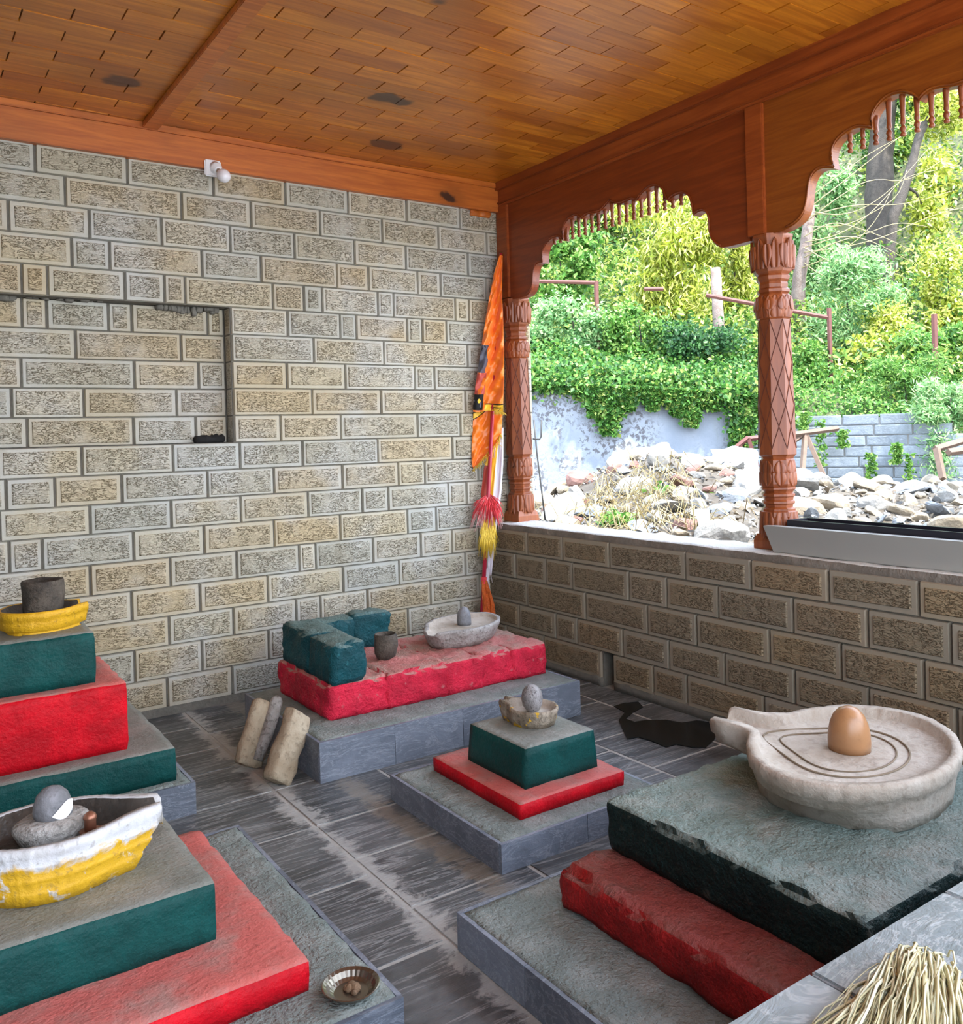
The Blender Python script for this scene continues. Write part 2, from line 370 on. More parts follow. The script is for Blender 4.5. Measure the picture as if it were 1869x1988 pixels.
# outdoors
def leafmat(name, stops, transl=.35):
    m = bpy.data.materials.new(name); m.use_nodes = True; nt = m.node_tree; nt.nodes.clear(); g = G(nt)
    out = g.n('ShaderNodeOutputMaterial'); d = g.n('ShaderNodeBsdfPrincipled'); t = g.n('ShaderNodeBsdfTranslucent'); mx = g.n('ShaderNodeMixShader')
    c = g.ramp(g.rnd(), stops)
    g.put(d.inputs['Base Color'], c); d.inputs['Roughness'].default_value = .45; d.inputs['Specular IOR Level'].default_value = .35
    g.put(t.inputs['Color'], c); mx.inputs[0].default_value = transl
    nt.links.new(d.outputs[0], mx.inputs[1]); nt.links.new(t.outputs[0], mx.inputs[2]); nt.links.new(mx.outputs[0], out.inputs[0]); return m
L_IVY = leafmat('ivy_leaf', [(0, (0.0203, 0.0743, 0.0135)), (.4, (0.0540, 0.1688, 0.0297)), (.75, (0.1148, 0.2835, 0.0473)), (1, (0.3240, 0.3915, 0.0945))])
L_GREEN = leafmat('green_leaf', [(0, (0.0297, 0.1013, 0.0162)), (.5, (0.1013, 0.2633, 0.0405)), (1, (0.2970, 0.4590, 0.1080))])
L_YELLOW = leafmat('yellow_green_leaf', [(0, (0.1080, 0.1620, 0.0162)), (.35, (0.2970, 0.3645, 0.0338)), (.7, (0.5130, 0.5400, 0.0810)), (1, (0.8100, 0.7830, 0.3510))])
L_DARK = leafmat('dark_green_leaf', [(0, (0.0108, 0.0473, 0.0162)), (.5, (0.0297, 0.1080, 0.0297)), (1, (0.0810, 0.2025, 0.0540))])
L_MINT = leafmat('pale_green_leaf', [(0, (0.0810, 0.2160, 0.0743)), (.5, (0.2025, 0.4050, 0.1485)), (1, (0.4860, 0.6210, 0.2970))])
L_DEEP = leafmat('deep_green_leaf', [(0, (0.0162, 0.0405, 0.0068)), (.5, (0.0810, 0.1485, 0.0162)), (1, (0.3510, 0.3780, 0.0473))])  # deep green to yellow-green mix for two far trees
L_MIX = leafmat('mixed_leaf', [(0, (0.0162, 0.0540, 0.0081)), (.35, (0.0675, 0.1755, 0.0270)), (.7, (0.2160, 0.3240, 0.0473)), (1, (0.5400, 0.5670, 0.1350))])
M_SOIL = stonemat('hill_soil', (.035, .05, .015), (.075, .085, .03), (.02, .025, .01), .5, .6, 3)
M_YARD = stonemat('yard_dirt', (0.0483, 0.0371, 0.0260), (0.0891, 0.0743, 0.0557), (0.0223, 0.0163, 0.0119), .4, .7, 4)
M_BARK = stonemat('tree_bark', (0.0330, 0.0258, 0.0204), (0.0660, 0.0540, 0.0450), (0.0240, 0.0180, 0.0150), .6, 1.0, 9)
M_BARKP = stonemat('pale_bark', (.13, .09, .075), (.22, .175, .155), (.10, .07, .06), .5, .8, 9)
M_TWIG = plain('dry_twig', (0.3450, 0.2850, 0.1500), .8, var=.3)
M_RUST = plain('rusty_red_metal', (.12, .04, .033), .7, var=.35, nscale=20)
M_RUSTW = plain('weathered_wood', (.13, .085, .06), .8, var=.35, nscale=20)
M_WIRE = plain('black_wire', (.03, .03, .03), .5)
M_TARP = plain('pale_plastic_sheet', (.34, .37, .40), .35, var=.15, nscale=4)
ROCKM = [stonemat('pale_rubble', (0.1693, 0.1648, 0.1515), (0.2940, 0.2851, 0.2673), (0.0624, 0.0579, 0.0490), .35, .7, 5),
         stonemat('blue_grey_rubble', (0.0891, 0.0980, 0.1114), (0.1871, 0.2049, 0.2228), (0.0356, 0.0356, 0.0401), .35, .7, 5),
         stonemat('tan_rubble', (0.1693, 0.1337, 0.0891), (0.2673, 0.2272, 0.1693), (0.0713, 0.0535, 0.0356), .35, .7, 5),
         stonemat('reddish_rubble', (0.1426, 0.0669, 0.0535), (0.2228, 0.1247, 0.1025), (0.0624, 0.0356, 0.0312), .35, .7, 5)]
def limewash():
    m, nt, b = newmat('limewashed_concrete'); g = G(nt); p = g.obj()
    n1 = g.noise(p, 1.1, 5, .65); n2 = g.noise(p, 18, 5, .7, .4); n3 = g.noise(g.mapv(p, (3, 3, .5)), 1.6, 5, .65)
    base = g.mix(g.step(n1, .3, .7), (.19, .225, .275), (.28, .315, .37))
    base = g.mix(g.math('MULTIPLY', g.math('MULTIPLY', g.step(n1, .46, .58), g.step(n2, .50, .56)), .85), base, (.075, .07, .075))
    base = g.mix(g.math('MULTIPLY', g.step(n3, .58, .72), .4), base, (.20, .22, .22))
    g.put(b.inputs['Base Color'], base); b.inputs['Roughness'].default_value = .85; g.bump(b, n2, .4, .02); return m
M_LIME = limewash()
MB_BLUE = [slate('grey_block_face', (.16, .19, .22), (.26, .30, .34), (.40, .44, .48), 'd', .7, .3), None, plain('block_joint', (.30, .30, .29), .9, var=.3, nscale=14)]
MB_BLUE[1] = MB_BLUE[0]
# ------------------------------------------------------------------ room shell
ROOM_X0, ROOM_Y0, CEIL = -4.3, -5.2, 2.93
def block_wall(mb, rows, umin, umax, fn, mort=.0, gap=.007, proud=.016, margin=.016, panel=.006, hole=None):
    """rows: (ztop, zbot, [joints]); fn(u, z, h) -> world, h = out of the wall towards the room"""
    for zt, zb, js in rows:
        us = [umin] + sorted(js) + [umax]
        for a, b in zip(us[:-1], us[1:]):
            if hole and hole(a, b, zt, zb): continue
            if b - a < .02: continue
            a_, b_, c_, d_ = a + gap * .7, b - gap * .7, zb + gap * .25, zt - gap * .25
            j = lambda: random.uniform(-.002, .002)
            P = lambda u, z, h: fn(u, z, h)
            pr = proud + random.uniform(-.003, .003)
            L = []
            L += [P(a_, c_, mort), P(b_, c_, mort), P(b_, d_, mort), P(a_, d_, mort)]
            e = .003
            L += [P(a_ + e, c_ + e, pr), P(b_ - e, c_ + e, pr), P(b_ - e, d_ - e, pr), P(a_ + e, d_ - e, pr)]
            mg = min(margin + random.uniform(-.004, .004), (b - a) * .22)
            L += [P(a_ + mg + j(), c_ + mg + j(), pr), P(b_ - mg + j(), c_ + mg + j(), pr), P(b_ - mg + j(), d_ - mg + j(), pr), P(a_ + mg + j(), d_ - mg + j(), pr)]
            m2 = mg + .005
            L += [P(a_ + m2, c_ + m2, pr + panel), P(b_ - m2, c_ + m2, pr + panel), P(b_ - m2, d_ - m2, pr + panel), P(a_ + m2, d_ - m2, pr + panel)]
            fs = []; ms = []
            for lv in range(3):
                for k in range(4):
                    k2 = (k + 1) % 4; fs.append((lv * 4 + k, lv * 4 + k2, lv * 4 + 4 + k2, lv * 4 + 4 + k)); ms.append(0 if lv < 2 else 1)
            fs.append((12, 13, 14, 15)); ms.append(1)
            base = len(mb.v); mb.v += [tuple(p) for p in L]
            for f, m in zip(fs, ms): mb.f.append(tuple(i + base for i in f)); mb.m.append(m); mb.sm.append(False)
BACK = [
(2.763, 2.625, [-2.511, -2.106, -1.685, -1.295, -0.922, -0.543, -0.169]),
(2.625, 2.483, [-2.387, -1.85, -1.491, -1.097, -0.71, -0.328, 0.028]),
(2.483, 2.341, [-2.627, -2.286, -1.952, -1.605, -1.251, -0.89, -0.557, -0.119]),
(2.341, 2.199, [-2.367, -2.199, -1.756, -1.444, -1.004, -0.806, -0.481, -0.32, 0.015]),
(2.199, 2.057, [-2.581, -2.474, -2.134, -1.947, -1.845, -1.382, -1.205, -1.097, -0.751, -0.647, -0.218, -0.118]),
(2.057, 1.916, [-1.303, -0.993, -0.891, -0.56, -0.457, -0.29]),
(1.916, 1.775, [-1.157, -0.72, -0.138]),
(1.775, 1.633, [-1.316, -0.971, -0.519, -0.382]),
(1.633, 1.492, [-1.174, -0.748, -0.167]),
(1.492, 1.351, [-1.361, -1.006, -0.508]),
(1.351, 1.211, [-2.351, -1.93, -1.587, -1.239, -0.778, -0.268]),
(1.211, 1.071, [-2.672, -2.471, -2.176, -1.761, -1.406, -1.006, -0.648, -0.468, -0.084]),
(1.071, 0.931, [-2.323, -1.947, -1.592, -1.215, -0.886, -0.719, -0.307, -0.175]),
(0.931, 0.785, [-2.667, -2.532, -2.13, -1.787, -1.414, -1.028, -0.595, -0.397]),
(0.785, 0.639, [-2.33, -1.959, -1.622, -1.277, -1.18, -0.826, -0.509, -0.289, -0.09]),
(0.639, 0.493, [-2.147, -1.817, -1.458, -1.02, -0.662, -0.198]),
(0.493, 0.348, [-1.973, -1.647, -1.302, -1.159, -0.872, -0.454]),
(0.348, 0.19, [-2.142, -1.814, -1.461, -1.041, -0.61]),
(0.19, 0.04, [-1.991, -1.663, -1.35, -0.982, -0.58])]
NICHE = [[-2.573, -2.468, -2.193, -2.084], [-2.346, -1.846], [-2.584, -2.079], [-2.317, -1.877], [-2.566, -2.091]]
RIGHT = [
(0.775, 0.639, [-0.406, -0.727, -1.105, -1.632, -2.01, -2.387, -2.758]),
(0.639, 0.487, [-0.284, -0.573, -0.807, -1.245, -1.506, -1.824, -2.22, -2.553, -2.872]),
(0.487, 0.336, [-0.396, -0.91, -1.373, -1.69, -2.096, -2.437, -2.771]),
(0.336, 0.189, [-0.311, -0.654, -0.838, -1.193, -1.511, -1.851, -2.217, -2.551]),
(0.189, 0.04, [-0.172, -0.535, -1.026, -1.111, -1.401, -1.622, -2.06, -2.569])]
def extend(js, lo, hi, step=.36):
    js = sorted(js)
    while js[0] - step > lo + .1: js.insert(0, js[0] - step * random.uniform(.8, 1.2))
    while js[-1] + step < hi - .1: js.append(js[-1] + step * random.uniform(.8, 1.2))
    return js
NX = -1.615; NZ0, NZ1 = 1.351, 2.057; ND = .10; NXL = -3.35       # the niche
WR = .36                                                           # back wall runs behind the corner post
mb = MB()
MORT = .0
rows_full = []
for zt, zb, js in BACK:
    if zt <= NZ1 + .001 and zb >= NZ0 - .001:
        block_wall(mb, [(zt, zb, extend(js, NX, WR))], NX, WR, lambda u, z, h: (u, -h, z))
        block_wall(mb, [(zt, zb, [NXL - .5])], ROOM_X0, NXL, lambda u, z, h: (u, -h, z))
    else:
        block_wall(mb, [(zt, zb, extend(js, ROOM_X0, WR))], ROOM_X0, WR, lambda u, z, h: (u, -h, z))
for (zt, zb, _), js in zip(BACK[5:10], NICHE):
    block_wall(mb, [(zt, zb, extend(js, NXL, NX - .004))], NXL, NX - .004, lambda u, z, h: (u, ND - h, z))
    block_wall(mb, [(zt, zb, [])], .0, ND - .012, lambda u, z, h: (NX - h * .35 + .004, u, z), margin=.006, panel=.002)
# mortar backing with the niche left open
T = .25
def back_solid(m):
    m.box(ROOM_X0, NXL, 0, T, 0, 2.95, 2); m.box(NX, WR, 0, T, 0, 2.95, 2)
    m.box(NXL, NX, 0, T, 0, NZ0, 2); m.box(NXL, NX, 0, T, NZ1, 2.95, 2); m.box(NXL, NX, ND, T, NZ0, NZ1, 2)
back_solid(mb)
mb.box(ROOM_X0, 0, -.014, .01, 0, .045, 2)
# broken mortar under the niche lintel
for (xa, xb, k, dz) in ((-1.97, -1.66, 16, .050), (-2.72, -2.60, 7, .050), (-2.58, -2.2, 8, .014)):
    for i in range(k):
        x = xa + (xb - xa) * (i + random.uniform(.1, .9)) / k; r_ = random.uniform(.010, .022); h_ = dz * random.uniform(.4, 1.0) * (1 - .5 * abs(2 * i / k - 1))
        b2 = MB(); rough_box(b2, x - r_, x + r_, .052 + random.uniform(-.008, .01), .098, NZ1 - h_, NZ1 + .004, step=.010, rad=.008, amp=.010, freq=34, seed=i)
        mb.add(b2.v, b2.f, 2, True)
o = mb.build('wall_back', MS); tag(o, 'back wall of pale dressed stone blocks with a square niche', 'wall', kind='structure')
mb = MB()
DR0, DR1 = -1.111, -1.026
block_wall(mb, [(a, b, extend(j, ROOM_Y0, .0)) for a, b, j in RIGHT], ROOM_Y0, .0, lambda u, z, h: (-h, u, z), margin=.02, panel=.007, gap=.009,
           hole=lambda a, b, zt, zb: zt < .2 and abs(a - DR0) < .01)
mb.box(0, .25, ROOM_Y0, DR0 + .004, 0, .775, 2); mb.box(0, .25, DR1 - .004, .0, 0, .775, 2); mb.box(0, .25, DR0 + .004, DR1 - .004, .19, .775, 2); mb.box(.2, .25, DR0, DR1, 0, .19, 2)
b2 = MB(); rough_box(b2, -.016, .03, ROOM_Y0, DR0, 0, .055, step=.03, rad=.01, amp=.01, freq=16); mb.add(b2.v, b2.f, 2, True)
b2 = MB(); rough_box(b2, -.016, .03, DR1, 0.0, 0, .05, step=.03, rad=.01, amp=.01, freq=16); mb.add(b2.v, b2.f, 2, True)
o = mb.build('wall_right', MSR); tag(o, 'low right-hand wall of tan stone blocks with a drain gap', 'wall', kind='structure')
mb = MB(); mb.box(ROOM_X0 - .2, ROOM_X0, ROOM_Y0, .25, 0, 2.95)  # side wall out of view, its stone darkened to cut bounce light
o = mb.build('wall_left', [plain('left_wall_stone', (.10, .09, .075), .9, var=.3, nscale=6, bump=.4)]); tag(o, 'unseen darkened stone wall closing the left side of the porch', 'wall', kind='structure')
# sill: uneven cement edge over the low wall
mb = MB()
rough_box(mb, -.006, .252, ROOM_Y0, .0, .752, .81, step=.03, rad=.010, amp=.006, freq=9, edge=.006)
o = mb.build('trim_1', [M_SILLTOP]); tag(o, 'pale cement sill along the top of the low wall', 'sill', kind='structure')
# floor of slate tiles
mb = MB()
mb.box(ROOM_X0, .255, ROOM_Y0, .0, -.12, -.0025, 1)
cols = [-4.3, -3.85, -3.4, -2.92, -2.42, -1.92, -1.50, -1.02, -.62, -.20, .0]
forced = {4: [-.28, -.63, -.9, -1.25, -1.64, -2.06, -2.5, -3.0], 5: [-.42, -.85, -1.25, -1.64, -1.94, -2.3, -2.75, -3.1], 6: [-.3, -.8, -1.28, -1.7, -2.1, -2.6]}
for i in range(len(cols) - 1):
    ys = [0.0] + list(forced.get(i, []))
    while ys[-1] > ROOM_Y0: ys.append(ys[-1] - random.uniform(.3, .5))
    ys[-1] = ROOM_Y0
    for a, b in zip(ys[1:], ys[:-1]):
        if b - a < .05: continue
        g_ = .008; h = random.uniform(-.001, .002); e = .003
        x0, x1 = cols[i] + g_, cols[i + 1] - g_ * .5; y0, y1 = a + g_ * .6, b - g_ * .6
        mb.add([(x0, y0, -.02), (x1, y0, -.02), (x1, y1, -.02), (x0, y1, -.02), (x0 + e, y0 + e, h), (x1 - e, y0 + e, h), (x1 - e, y1 - e, h), (x0 + e, y1 - e, h)],
               [(4, 5, 6, 7), (0, 1, 5, 4), (1, 2, 6, 5), (2, 3, 7, 6), (3, 0, 4, 7)], 0)
o = mb.build('floor', [M_FLOOR, M_GROUT]); tag(o, 'dark slate tile floor with pale grout lines', 'floor', kind='structure')
# ceiling of short pine strips
mb = MB(); mb.box(ROOM_X0 - .2, .75, ROOM_Y0, .25, CEIL + .012, CEIL + .06, 1)
y = .02; r = 0; PL = .3165
BX = -2.0                                                 # batten
while y > ROOM_Y0:
    y1 = y - .1; x = -1.088 + (0 if r % 2 else PL / 2)
    while x > ROOM_X0: x -= PL
    while x < .1:
        x1 = x + PL; a, b = max(x, ROOM_X0), min(x1, .1); yt = min(y, 0)
        if b - a > .01:
            dz = random.uniform(-.0015, .0015); gx = .0028; gy = .0011
            mb.add([(a + gx, y1 + gy, CEIL + .014), (b - gx, y1 + gy, CEIL + .014), (b - gx, yt - gy, CEIL + .014), (a + gx, yt - gy, CEIL + .014),
                    (a + gx, y1 + gy, CEIL + dz), (b - gx, y1 + gy, CEIL + dz), (b - gx, yt - gy, CEIL + dz), (a + gx, yt - gy, CEIL + dz)],
                   [(4, 7, 6, 5), (0, 4, 5, 1), (1, 5, 6, 2), (2, 6, 7, 3), (3, 7, 4, 0)], 0)
        x = x1
    y = y1; r += 1
o = mb.build('ceiling', [W_CEIL, W_GROOVE]); tag(o, 'varnished ceiling of short staggered pine strips', 'ceiling', kind='structure')
mb = MB(); mb.box(BX - .04, BX + .035, ROOM_Y0, -.02, CEIL - .03, CEIL - .001)
o = mb.build('trim_2', [W_BEAMX], bevel=.003); tag(o, 'flat pine batten running across the ceiling strips', 'ceiling batten', kind='structure')
# back beam with cornice strip
mb = MB()
mb.box(ROOM_X0, .17, -.05, -.001, 2.752, 2.90); mb.box(ROOM_X0, .12, -.062, -.001, 2.898, CEIL)
b2 = MB(); rough_box(b2, -.10, .06, -.03, -.002, 2.715, 2.756, step=.014, rad=.006, amp=.012, freq=26); mb.add(b2.v, b2.f, 0, True)
o = mb.build('trim_3', [W_BEAMX], bevel=.003); tag(o, 'long orange pine beam along the top of the back wall', 'beam', kind='structure')
# right lintel beam with cornice
mb = MB(); mb.box(.10, .30, ROOM_Y0, .10, 2.785, 2.905); mb.box(.075, .30, ROOM_Y0, .10, 2.885, CEIL + .01); mb.box(.09, .30, ROOM_Y0, .1, 2.80, 2.812)
o = mb.build('trim_4', [W_BEAMY], bevel=.003); tag(o, 'red-brown pine lintel beam over the carved arches', 'beam', kind='structure')
# ------------------------------------------------------------------ cusped arch panels
YC2 = -2.018; YC1 = -.098; PXC = .178
ARCH_L = [(-.134, 2.193), (-.286, 2.188), (-.329, 2.204), (-.359, 2.243), (-.366, 2.308), (-.38, 2.346), (-.401, 2.367), (-.441, 2.369), (-.46, 2.361),
 (-.458, 2.415), (-.484, 2.454), (-.523, 2.48), (-.57, 2.49), (-.615, 2.484), (-.65, 2.455), (-.645, 2.508), (-.669, 2.546), (-.706, 2.566), (-.75, 2.573), (-.785, 2.566), (-.812, 2.541),
 (-.84, 2.552), (-.875, 2.558), (-.929, 2.548), (-.976, 2.550), (-1.02, 2.574), (-1.043, 2.588), (-1.066, 2.572), (-1.124, 2.550), (-1.181, 2.556), (-1.215, 2.558),
 (-1.249, 2.54), (-1.275, 2.563), (-1.305, 2.578), (-1.337, 2.586), (-1.37, 2.587), (-1.402, 2.575), (-1.432, 2.545), (-1.444, 2.508), (-1.462, 2.485), (-1.481, 2.50), (-1.537, 2.507), (-1.575, 2.498), (-1.603, 2.468), (-1.617, 2.421),
 (-1.622, 2.380), (-1.652, 2.391), (-1.683, 2.390), (-1.706, 2.369), (-1.717, 2.34), (-1.717, 2.292), (-1.722, 2.26), (-1.737, 2.23), (-1.764, 2.205), (-1.797, 2.190), (-1.948, 2.193)]
ARCH_R = [(-2.039, 2.205), (-2.113, 2.20), (-2.185, 2.215), (-2.227, 2.246), (-2.245, 2.297), (-2.253, 2.355), (-2.265, 2.391), (-2.288, 2.415), (-2.322, 2.421), (-2.376, 2.404),
 (-2.362, 2.44), (-2.367, 2.481), (-2.39, 2.513), (-2.427, 2.531), (-2.469, 2.54), (-2.505, 2.533), (-2.545, 2.512), (-2.540, 2.544), (-2.551, 2.573), (-2.581, 2.604), (-2.62, 2.619), (-2.668, 2.614), (-2.704, 2.595), (-2.736, 2.562),
 (-2.749, 2.575), (-2.781, 2.586), (-2.825, 2.58), (-2.859, 2.571)]
ARCH_R = ARCH_R + [(-5.76 - y, z) for y, z in reversed(ARCH_R)]
def chaikin(pts, keep=.9):
    out = [pts[0]]
    for i in range(1, len(pts) - 1):
        a, b, c = Vector(pts[i - 1]), Vector(pts[i]), Vector(pts[i + 1])
        ang = (b - a).angle(c - b, 0)
        if ang > keep: out.append(tuple(b))
        else: out += [tuple(b + (a - b) * .25), tuple(b + (c - b) * .25)]
    out.append(pts[-1]); return out
def arch(name, pts, label, spind, mat):
    root = empty(name, (.14, (pts[0][0] + pts[-1][0]) / 2, 2.19), label, 'arch panel')
    off = Vector(root.location)
    pts = chaikin(chaikin(pts)); top = 2.785
    mb = MB(); n = len(pts)
    def prof(xa, xb, o0, m=0):
        vs = []
        for (y, z) in pts: vs += [(xa, y, z), (xb, y, z), (xa, y, top), (xb, y, top)]
        fs = []
        for i in range(n - 1):
            a, b = i * 4, i * 4 + 4
            fs += [(a, a + 1, b + 1, b)]
        e = (n - 1) * 4
        fs += [(0, 2, 3, 1), (e, e + 1, e + 3, e + 2), (2, e + 2, e + 3, 3), tuple([4 * i for i in range(n)] + [e + 2, 2]), tuple([4 * i + 1 for i in range(n)] + [e + 3, 3])]
        mb.add([Vector(v) - off for v in vs], fs, m)
    prof(.115, .165, 0)
    mb.build('board', [mat], root)
    # bead moulding following the cut edge
    mb = MB()
    mb.tube([Vector((.113, y, z + .010)) - off for y, z in pts[4:-4]], .0045, 6)
    mb.build('edge_moulding', [mat], root)
    for (y, zt, zb) in spind:
        h = zt - zb; p = MB(); rr = .0105
        p.lathe(Vector((.14, y, zb)) - off, [(0.001, 0), (.010, .002), (.0115, .010), (.007, .017), (.0085, .021), (.0125, .030), (.010, .038), (.006, .043), (.0075, .048), (.0105, .052), (.0095, .060), (.0085, .075), (.0115, max(.09, h - .01)), (.0115, max(.1, h + .012))] if h > .075 else
                [(0.001, 0), (.010, .002), (.0115, .010), (.007, .017), (.0125, .028), (.009, .038), (.0085, h + .012)], 10)
        p.build('spindle', [W_CARV], root)
    return root
def edge_z(pts, y):
    for a, b in zip(pts[:-1], pts[1:]):
        if min(a[0], b[0]) <= y <= max(a[0], b[0]) and abs(a[0] - b[0]) > 1e-6:
            z = a[1] + (b[1] - a[1]) * (y - a[0]) / (b[0] - a[0]); yield z
def spindles(pts, ys):
    out = []
    for y in ys:
        z = max(edge_z(pts, y), default=None)
        if z and z - 2.455 > .018: out.append((y, z, 2.455))
    return out
arch('cusped_arch_panel', ARCH_L, 'dark wooden cusped arch board with hanging spindles, between the corner pillar and the taller-looking pillar',
     spindles(ARCH_L, [-.545 - .0545 * i for i in range(19)]), W_ARCH)
arch('cusped_arch_panel', ARCH_R, 'golden-brown cusped arch board with hanging spindles above the white trough',
     spindles(ARCH_R, [-2.434 - .0555 * i for i in range(17)]), wood('arch_board_light', (0.3192, 0.0874, 0.0076), (0.3648, 0.1064, 0.0099), (0.2888, 0.0760, 0.0068), 'y', .42, 2.6, .2, .06))
# ------------------------------------------------------------------ carved pillars
def octring(r, z, n=8, rot=PI / 8):
    return [Vector((r / math.cos(PI / 8) * math.cos(rot + 2 * PI * k / n), r / math.cos(PI / 8) * math.sin(rot + 2 * PI * k / n), z)) for k in range(n)]
def leaf_relief(mb, ang, r0, r1, z0, z1, w, up=True, proud=.006):
    """one carved leaf lying on a facet, pointing up or down"""
    t = Vector((-math.sin(ang), math.cos(ang), 0)); nrm = Vector((math.cos(ang), math.sin(ang), 0)); N = 9; vs = []; fs = []
    for i in range(N):
        u = i / (N - 1); z = z0 + (z1 - z0) * u; r = r0 + (r1 - r0) * u; uu = u if up else 1 - u
        hw = w * (math.sin(PI * min(1, uu * .75 + .22)) ** .8) * (1 if uu < .97 else .05)
        for k, (a, h) in enumerate(((-1, 0), (-.8, 1), (-.15, .75), (0, .2), (.15, .75), (.8, 1), (1, 0))): vs.append(nrm * (r + proud * h - .002) + t * (hw * a) + Vector((0, 0, z)))
    for i in range(N - 1):
        for k in range(6): fs.append((i * 7 + k, i * 7 + k + 1, i * 7 + 8 + k, i * 7 + 7 + k))
    mb.add(vs, fs, 0, True)
def pillar(yc, label, ztop):
    root = empty('carved_pillar', (PXC, yc, .81), label, 'pillar')
    s = (ztop - .81) / (2.20 - .81)
    Z = lambda z: (z - .81)
    def part(name, prof, extra=None):
        mb = MB(); mb.loft([octring(r, Z(z)) for r, z in prof], 0, False)
        if extra: extra(mb)
        return mb.build(name, [W_CARV, W_GROOVE], root, bevel=.0)
    def basex(mb):
        mb.loft([[Vector((a * w, b * w, Z(z))) for a, b in ((-1, -1), (1, -1), (1, 1), (-1, 1))] for w, z in ((.0785, .81), (.0785, .845), (.068, .875))], 0, False)
        for k in range(8):
            a = k * PI / 4
            leaf_relief(mb, a, .071, .079, Z(.975), Z(.86), .03, True, .010); leaf_relief(mb, a + PI / 8, .070, .074, Z(.95), Z(.85), .02, True, .010)
    part('base', [(.066, .84), (.062, .88), (.066, .92), (.076, .955), (.076, .975), (.069, .98)], basex)
    part('lower_rings', [(.068, .975), (.069, .988), (.058, .997), (.060, 1.008), (.067, 1.013), (.067, 1.022), (.060, 1.028), (.062, 1.04), (.068, 1.045), (.068, 1.055), (.058, 1.062), (.064, 1.07), (.071, 1.076), (.071, 1.084)])
    def lowleaf(mb):
        for k in range(8):
            a = k * PI / 4
            leaf_relief(mb, a, .0745, .0745, Z(1.09), Z(1.15), .027, False, .007); leaf_relief(mb, a, .073, .069, Z(1.145), Z(1.205), .026, True, .007)
    part('lower_leaf_band', [(.066, 1.082), (.072, 1.092), (.0745, 1.10), (.0745, 1.15), (.070, 1.155), (.069, 1.205), (.064, 1.212), (.068, 1.222)], lowleaf)
    zs0, zs1 = 1.222, 1.222 + (1.832 - 1.222) * s
    k_ = zs1 - 1.832
    sh = part('shaft', [(.070, zs0), (.0775, zs0 + .008), (.0775, zs0 + .03), (.066, zs1 - .004), (.062, zs1)])
    # diamond lattice cut into the facets
    mb = MB(); n = max(3, round((zs1 - zs0 - .05) / .165)); 
    def rz(z): return .0775 + (.066 - .0775) * (z - zs0 - .03) / (zs1 - zs0 - .034)
    z0, z1 = zs0 + .035, zs1 - .006; H = (z1 - z0) / n
    def ov(k, z): 
        r = rz(z) / math.cos(PI / 8) + .0006; a = PI / 8 + PI / 4 * k; return Vector((r * math.cos(a), r * math.sin(a), Z(z)))
    for k in range(8):
        for i in range(n):
            za, zb_, zc = z0 + i * H, z0 + (i + .5) * H, z0 + (i + 1) * H
            for (p, q) in (((k, za), (k + 1, zc)), ((k + 1, za), (k, zc))):
                mb.tube([ov(*p), ov(*q)], .0021, 5, 0, False)
    mb.build('lattice_groove', [W_GROOVE], sh)
    def bulb(mb):
        for k in range(8):
            a = k * PI / 4
            leaf_relief(mb, a, .070, .078, Z(1.836 + k_), Z(1.885 + k_), .028, True, .006); leaf_relief(mb, a + PI / 8, .0835, .078, Z(1.87 + k_), Z(1.93 + k_), .026, True, .004); leaf_relief(mb, a, .078, .071, Z(1.885 + k_), Z(1.935 + k_), .027, True, .006)
    part('upper_bulb', [(.062, 1.830 + k_), (.069, 1.836 + k_), (.072, 1.85 + k_), (.0785, 1.88 + k_), (.077, 1.91 + k_), (.068, 1.935 + k_), (.058, 1.945 + k_)], bulb)
    part('upper_rings', [(.058, 1.943 + k_), (.067, 1.95 + k_), (.067, 1.962 + k_), (.058, 1.97 + k_), (.0605, 1.985 + k_), (.058, 1.995 + k_), (.066, 2.005 + k_), (.069, 2.02 + k_), (.064, 2.028 + k_), (.075, 2.04 + k_)])
    def cap(mb):
        for k in range(8):
            a = k * PI / 4
            leaf_relief(mb, a, .083, .083, Z(2.05 + k_), Z(ztop - .02), .026, True, .012); leaf_relief(mb, a + PI / 8, .088, .092, Z(2.05 + k_), Z(ztop - .05), .022, False, .010)
    part('capital', [(.074, 2.038 + k_), (.081, 2.06 + k_), (.080, 2.10 + k_), (.078, ztop - .03), (.084, ztop - .01), (.084, ztop + .0)], cap)
    return root
pillar(YC1, 'carved octagonal wooden pillar in the corner beside the orange flag', 2.20)
pillar(YC2, 'carved octagonal wooden pillar standing between the two arches behind the white trough end', 2.205)
# post stubs between the arch boards
for nm, (y0, y1), lab in (('post', (-.134, -.025), 'square wooden post stub above the corner pillar'), ('post', (-2.039, -1.948), 'square wooden post stub above the pillar between the arches')):
    mb = MB(); mb.box(.098, .25, y0, y1, 2.208, 2.7845)
    o = mb.build(nm, [W_BEAMY], origin=(.178, (y0 + y1) / 2, 2.208), bevel=.003); tag(o, lab, 'post', kind='thing')
